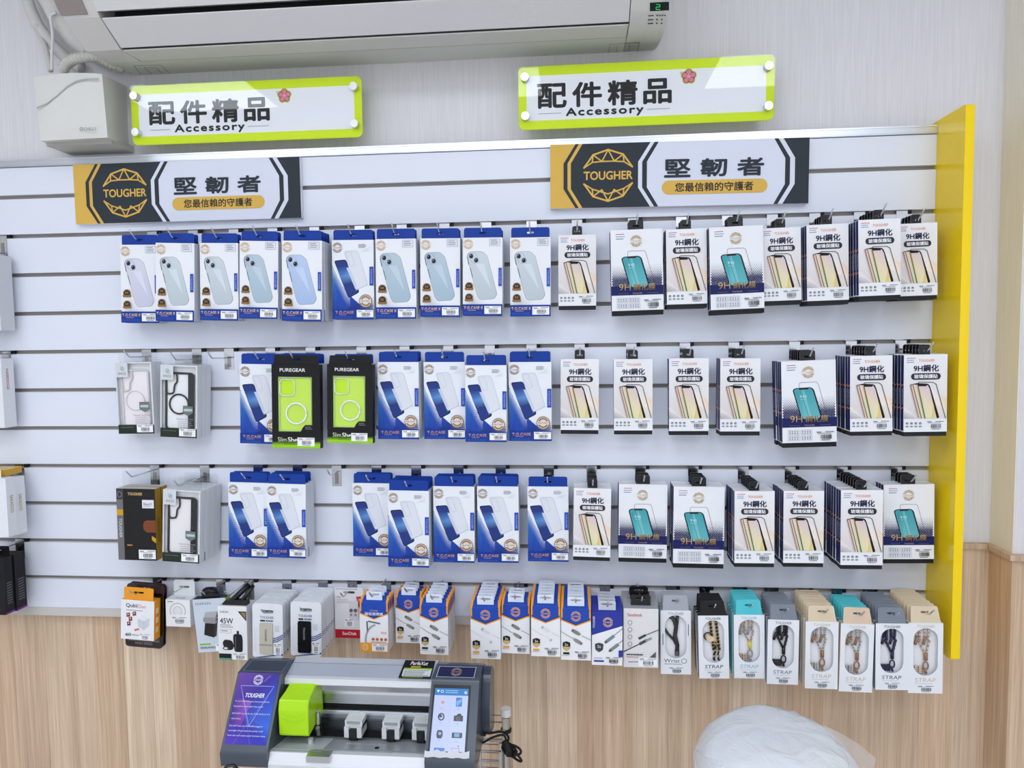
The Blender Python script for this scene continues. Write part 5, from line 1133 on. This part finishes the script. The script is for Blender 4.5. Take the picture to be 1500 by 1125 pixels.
m = MB(); q = W(552, 1097, .345); m.box((q.x-.004, q.y-.002, q.z), (q.x+.004, q.y+.004, q.z+.0025), (20, 20, 22)); part(m, 'sensor_slot', MATTE)
for px in (518, 573, 617):
    w_ = W(px, 1066, .30); k = .022
    m = MB(); m.box((w_.x-.019, -.300, ZZ(1068, .30)), (w_.x+.019, -.268, ZZ(1056, .30)), (222, 224, 226)); m.box((w_.x-.019, -.307, ZZ(1081, .307)), (w_.x-.009, -.268, ZZ(1066, .307)), (214, 216, 218)); m.box((w_.x+.009, -.307, ZZ(1081, .307)), (w_.x+.019, -.268, ZZ(1066, .307)), (214, 216, 218)); m.box((w_.x-.014, -.304, ZZ(1061, .304)), (w_.x+.014, -.300, ZZ(1058, .304)), (160, 162, 166))
    h_ = part(m, 'pinch_roller', GLOSS); m = MB(); m.cyl((w_.x-.008, -.300, ZZ(1078, .30)), (w_.x+.008, -.300, ZZ(1078, .30)), .009, (34, 35, 38), 14); m.box((w_.x-.007, -.309, ZZ(1079, .309)), (w_.x+.007, -.30, ZZ(1070, .309)), (40, 41, 44)); o = m.build('roller_wheel', MATTE, h_, None)
# lime carriage cover
m = MB(); LM = (176, 226, 10)
fx0, fx1 = W(409, 1050, .345).x, W(453, 1050, .345).x; bx1 = W(463, 1045, .29).x
zt2 = ZZ(1004, .30); zsh = ZZ(1028, .343); zbt = ZZ(1083, .350); 
P8 = []
sec = [(-.262, zt2-.001, .004), (-.300, zt2, .006), (-.318, zt2-.006, .004), (-.345, zsh, 0), (-.350, zsh-.02, 0), (-.350, zbt+.004, 0), (-.346, zbt, .002), (-.262, zbt+.012, 0)]
vs = [(fx0+i_, y_, z_) for y_, z_, i_ in sec]+[(fx1-i_*.3, y_, z_) for y_, z_, i_ in sec]
n = len(sec); m.add(vs, [(i, i+1, n+i+1, n+i) for i in range(n-1)]+[tuple(range(n))[::-1], tuple(range(n, 2*n)), (n-1, 0, n, 2*n-1)], LM)
cvr = part(m, 'carriage_cover', GLOSS); bv = cvr.modifiers.new('bevel', 'BEVEL'); bv.width = .004; bv.segments = 3
for dz in (0, .011):
    m = MB(); cxm = (fx0+fx1)/2; zz = ZZ(1053, .35)-dz; m.tube([(fx0+.010, -.3505, zz+.007), (cxm-.008, -.3508, zz), (cxm+.008, -.3508, zz), (fx1-.010, -.3505, zz+.007)], .0008, (176, 226, 40), 6); part(m, 'cover_ridge', GLOSS)
m = MB(); q = W(466, 1053, .31); m.cyl((q.x, q.y, ZZ(1062, .31)), (q.x, q.y, ZZ(1046, .31)), .0048, (200, 200, 204)); m.cyl((q.x, q.y, ZZ(1046, .31)), (q.x, q.y, ZZ(1041, .31)), .0018, (210, 210, 214)); m.cyl((q.x, q.y, ZZ(1077, .31)), (q.x+.002, q.y-.01, ZZ(1064, .31)), .0045, (170, 170, 175)); part(m, 'blade_holder', METAL)
m = MB(); q = W(465, 1067, .295); m.cyl((q.x-.004, q.y, q.z), (q.x+.012, q.y, q.z), .010, (26, 26, 28)); part(m, 'black_knob', MATTE)
m = MB(); q = W(455, 1086, .33); m.cyl((q.x, -.33, ZZ(1094, .33)), (q.x, -.33, ZZ(1084, .33)), .0055, (200, 204, 208)); part(m, 'clear_post', GLOSS)
# top label and right handle
LBX0, LBX1 = W(585, 990, .28).x, W(632, 990, .28).x
m = PR(0, 0); m.poly([(4, 0), (100, 0), (100, 60), (0, 60)], (26, 26, 28)); m.text('PerfeXut', 26, 4, 12, (240, 240, 240), w=54, bold=.04, shear=.1); m.tiny(30, 20, 40, 1, 1, (226, 170, 60), 4); m.rect(10, 26, 98, 31, (150, 190, 40)); m.rect(9, 31, 97, 54, (214, 218, 222)); m.tiny(12, 34, 80, 5, 4, (80, 84, 96), 1.6, 6); m.tiny(12, 56, 80, 1, 1, (150, 190, 40), 2)
def tp2(u, v, L_):
    ya = [(966, .232), (972.5, .251), (992, .2885)]; v = v/60
    if v < .25: f = v/.25; y_ = 966+6.5*f; o_ = .232+.019*f
    else: f = (v-.25)/.75; y_ = 972.5+19.5*f; o_ = .251+.0375*f
    return (LBX0+(LBX1-LBX0)*u/100, -o_-.0022-L_*.5, ZZ(y_, o_)+.0028+L_)
m.v = [tp2(x/.001, -z/.001, -y) for x, y, z in m.v]; part(m, 'top_label', CARD)
m = MB(); q = [(-.215, ZZ(1020, .215)), (-.24, ZZ(1002, .24)), (-.285, ZZ(1010, .285)), (-.30, ZZ(1040, .30)), (-.30, ZZ(1064, .30)), (-.28, ZZ(1070, .28)), (-.22, ZZ(1060, .22))]
q = [(-.19, ZZ(975, .19)), (-.235, ZZ(968, .235)), (-.262, ZZ(985, .262)), (-.285, ZZ(1030, .285)), (-.288, ZZ(1060, .288)), (-.27, ZZ(1068, .27)), (-.20, ZZ(1056, .20))]
m.prism(roundpoly(q, .012), xR1+.0085, xR1+.026, (58, 66, 80), plane='yz'); o = part(m, 'side_handle', GLOSS); bv = o.modifiers.new('bevel', 'BEVEL'); bv.width = .005; bv.segments = 3
# power cable with its bundle
cb = []
for p_ in ((700, 1072, .27), (716, 1074, .27), (736, 1072, .26), (745, 1082, .26), (736, 1095, .27), (744, 1108, .27)): cb.append(W(*p_))
base = Vector(W(745, 1095, .27)); 
def cr(P3, k=8):
    Q = []
    for i in range(len(P3)-1):
        p0 = P3[max(i-1, 0)]; p1 = P3[i]; p2 = P3[i+1]; p3 = P3[min(i+2, len(P3)-1)]
        for j in range(k):
            t = j/k; Q.append(.5*((2*p1)+(-p0+p2)*t+(2*p0-5*p1+4*p2-p3)*t*t+(-p0+3*p1-3*p2+p3)*t**3))
    Q.append(P3[-1]); return Q
m = MB(); m.tube([q-base for q in cr(cb)], .0026, (20, 20, 22)); m.tube([W(696, 1073, .27)-base, W(712, 1075, .27)-base], .0055, (22, 22, 24))
m.tube([q-base for q in cr([W(*p_) for p_ in ((698, 1082, .27), (706, 1088, .27), (722, 1080, .27), (738, 1077, .265), (742, 1090, .265))])], .0024, (24, 24, 26))
for k in range(7):
    rng = random.Random(k); c_ = Vector(W(738+rng.uniform(-2, 4), 1093+rng.uniform(-2, 3), .265-k*.002)); e_ = Vector(W(754+rng.uniform(-8, 13), 1106+rng.uniform(-10, 9), .275+rng.uniform(-.01, .01)))
    ax = e_-c_; sd = Vector((ax.z, rng.uniform(-.4, .4)*ax.length, -ax.x)).normalized()*ax.length*rng.uniform(.16, .32); mid_ = (c_+e_)/2
    loop = [mid_+ax*.55*math.cos(t_)+sd*math.sin(t_) for t_ in [2*PI*i/20 for i in range(21)]]; m.tube([q-base for q in loop], .0026, (20+k, 20+k, 22+k), 7)
m.tube([W(739, 1085, .275)-base, W(745, 1098, .28)-base, W(747, 1106, .28)-base], .008, (24, 24, 26))
tag(m.build('power_cable', MATTE, None, base), 'black power cable bundled at the right of the cutting machine', 'cable')

# ---- wire rack behind the machine
rb = W(738, 1100, .20); rk = empty('wire_rack', 'chrome wire rack with white-capped post under the cutting machine', 'rack', (rb.x-.2, rb.y, 0)); RO = -Vector(rk.location)
for py in (1048, 1058, 1070.5, 1083, 1091, 1103, 1114, 1125):
    a = W(560, py, .16); b = W(737, py, .16); MB().tube([(a.x, a.y, b.z), (b.x, b.y, b.z)], .0016, (210, 210, 214), 6).build('wire', CHROME, rk, RO)
pA = W(741, 1040, .17); 
MB().cyl((pA.x, pA.y, 0.02), (pA.x, pA.y, W(741, 1050, .17).z), .0095, (196, 194, 190), 16).build('post', METAL, rk, RO)
MB().cyl((pA.x, pA.y, W(741, 1048, .17).z), (pA.x, pA.y, W(741, 1037.5, .17).z), .0118, (232, 230, 230), 18).build('post_cap', MATTE, rk, RO)
MB().cyl((pA.x, pA.y, W(741, 1071, .17).z), (pA.x, pA.y, W(741, 1067, .17).z), .0125, (26, 26, 28), 18).build('post_collar', MATTE, rk, RO)
MB().cyl((pA.x-.016, pA.y-.02, 0.02), (pA.x-.012, pA.y-.01, W(734, 1085, .17).z), .005, (200, 198, 194), 10).build('brace', METAL, rk, RO)
MB().cyl((W(703, 1060, .17).x, pA.y, 0.02), (W(703, 1060, .17).x, pA.y, W(703, 1070, .17).z), .003, (200, 200, 204), 10).build('brace', CHROME, rk, RO)
MB().cyl((pA.x-.56, pA.y, 0.02), (pA.x-.56, pA.y, zbm-.03), .0095, (196, 194, 190), 16).build('post', METAL, rk, RO)
for y_ in (-.40, -.36, -.32, -.28, -.24, -.20):
    MB().tube([(xL0-.015, y_, zbm-.012), (pA.x, y_, zbm-.012)], .002, (206, 206, 210), 6).build('shelf_wire', CHROME, rk, RO)
for a_ in ((pA.x, pA.y), (pA.x-.56, pA.y), (pA.x, -.40), (pA.x-.56, -.40)):
    if a_[1] == -.40: MB().cyl((a_[0], a_[1], .02), (a_[0], a_[1], zbm-.012), .0095, (196, 194, 190), 16).build('post', METAL, rk, RO)
    MB().cyl((a_[0], a_[1], 0), (a_[0], a_[1], .02), .02, (40, 40, 42), 16).build('foot', MATTE, rk, RO)
cpt = W(332, 1125, .41); MB().tube([W(351, 1131, .42), W(342, 1121, .43), W(333, 1122, .43), W(326, 1130, .43)], .0035, (70, 74, 82), 8).build('corner_hook', METAL, rk, RO)

# ================================================================ PLASTIC WRAPPED CHAIR BACK
co_ = .33; cl = W(1014, 1085, co_); cr_ = W(1252, 1095, co_); ct = W(1118, 1037, co_)
cxm = (cl.x+cr_.x)/2; hw = (cr_.x-cl.x)/2; topz = ct.z
st = empty('wrapped_stool', 'round white cushioned stool seat wrapped in clear plastic, bottom right corner', 'stool', (cxm, -co_-.1, 0))
SO = -Vector(st.location)
m = MB(); vs = []; nu, nv = 72, 40; cz0 = topz-.124
for j in range(nv+1):
    ph = PI*j/nv
    for i in range(nu):
        th = 2*PI*i/nu; sx_ = abs(math.sin(ph))**.7
        x = hw*sx_*math.cos(th); y = .17*sx_*math.sin(th); zz = .092*math.copysign(abs(math.cos(ph))**.8, math.cos(ph))
        tilt = -.004*(x/hw)**2 if x > 0 else .012*(x/hw)
        fold = .0022*math.sin(9*th+3*math.sin(5*ph))*sx_+.0016*math.sin(23*th+7*ph)*sx_**2
        kx = x-.062; kz = zz-.07
        ang_ = math.atan2(kz, kx); dist = math.hypot(kx, kz); fold += .004*math.sin(ang_*13)*math.exp(-dist/.05)
        vs.append((cxm+x*(1+fold*3), -co_-.02+y*(1+fold*6), cz0+zz*(1+fold*4)+tilt))
m.add(vs, [(j*nu+i, j*nu+(i+1) % nu, (j+1)*nu+(i+1) % nu, (j+1)*nu+i) for j in range(nv) for i in range(nu)], WHITE, True)
m.build('seat_cushion', WRAP, st, SO)
def flap(pts, name, seed):
    m = MB(); rng = random.Random(seed); n = len(pts); V_ = [W(*p_) for p_ in pts]; c = sum(V_, Vector())/n
    ring2 = [v.lerp(c, .45)+Vector((0, rng.uniform(-.012, .012), 0)) for v in V_]
    m.add(V_+ring2+[c+Vector((0, -.01, 0))], [(i, (i+1) % n, n+(i+1) % n, n+i) for i in range(n)]+[(n+i, n+(i+1) % n, 2*n) for i in range(n)], WHITE, True); return m.build(name, BAG, st, SO)
flap([(1205, 1062, .34), (1228, 1072, .35), (1256, 1088, .34), (1284, 1112, .32), (1278, 1128, .33), (1250, 1135, .35), (1236, 1100, .37)], 'plastic_flap', 1)
flap([(1014, 1095, .36), (1030, 1108, .50), (1060, 1116, .50), (1056, 1130, .50), (1022, 1130, .45)], 'plastic_flap', 2)
m = MB(); m.cyl((cxm, -co_-.02, .03), (cxm, -co_-.02, cz0-.07), .03, (60, 60, 64), 20); m.build('column', METAL, st, SO)
for k in range(5):
    a_ = 2*PI*k/5; m = MB(); m.tube([(cxm, -co_-.02, .06), (cxm+.12*math.cos(a_), -co_-.02+.12*math.sin(a_), .035), (cxm+.22*math.cos(a_), -co_-.02+.22*math.sin(a_), .012)], .014, (60, 60, 64), 10, rs=[.018, .014, .012]); m.build('foot', METAL, st, SO)
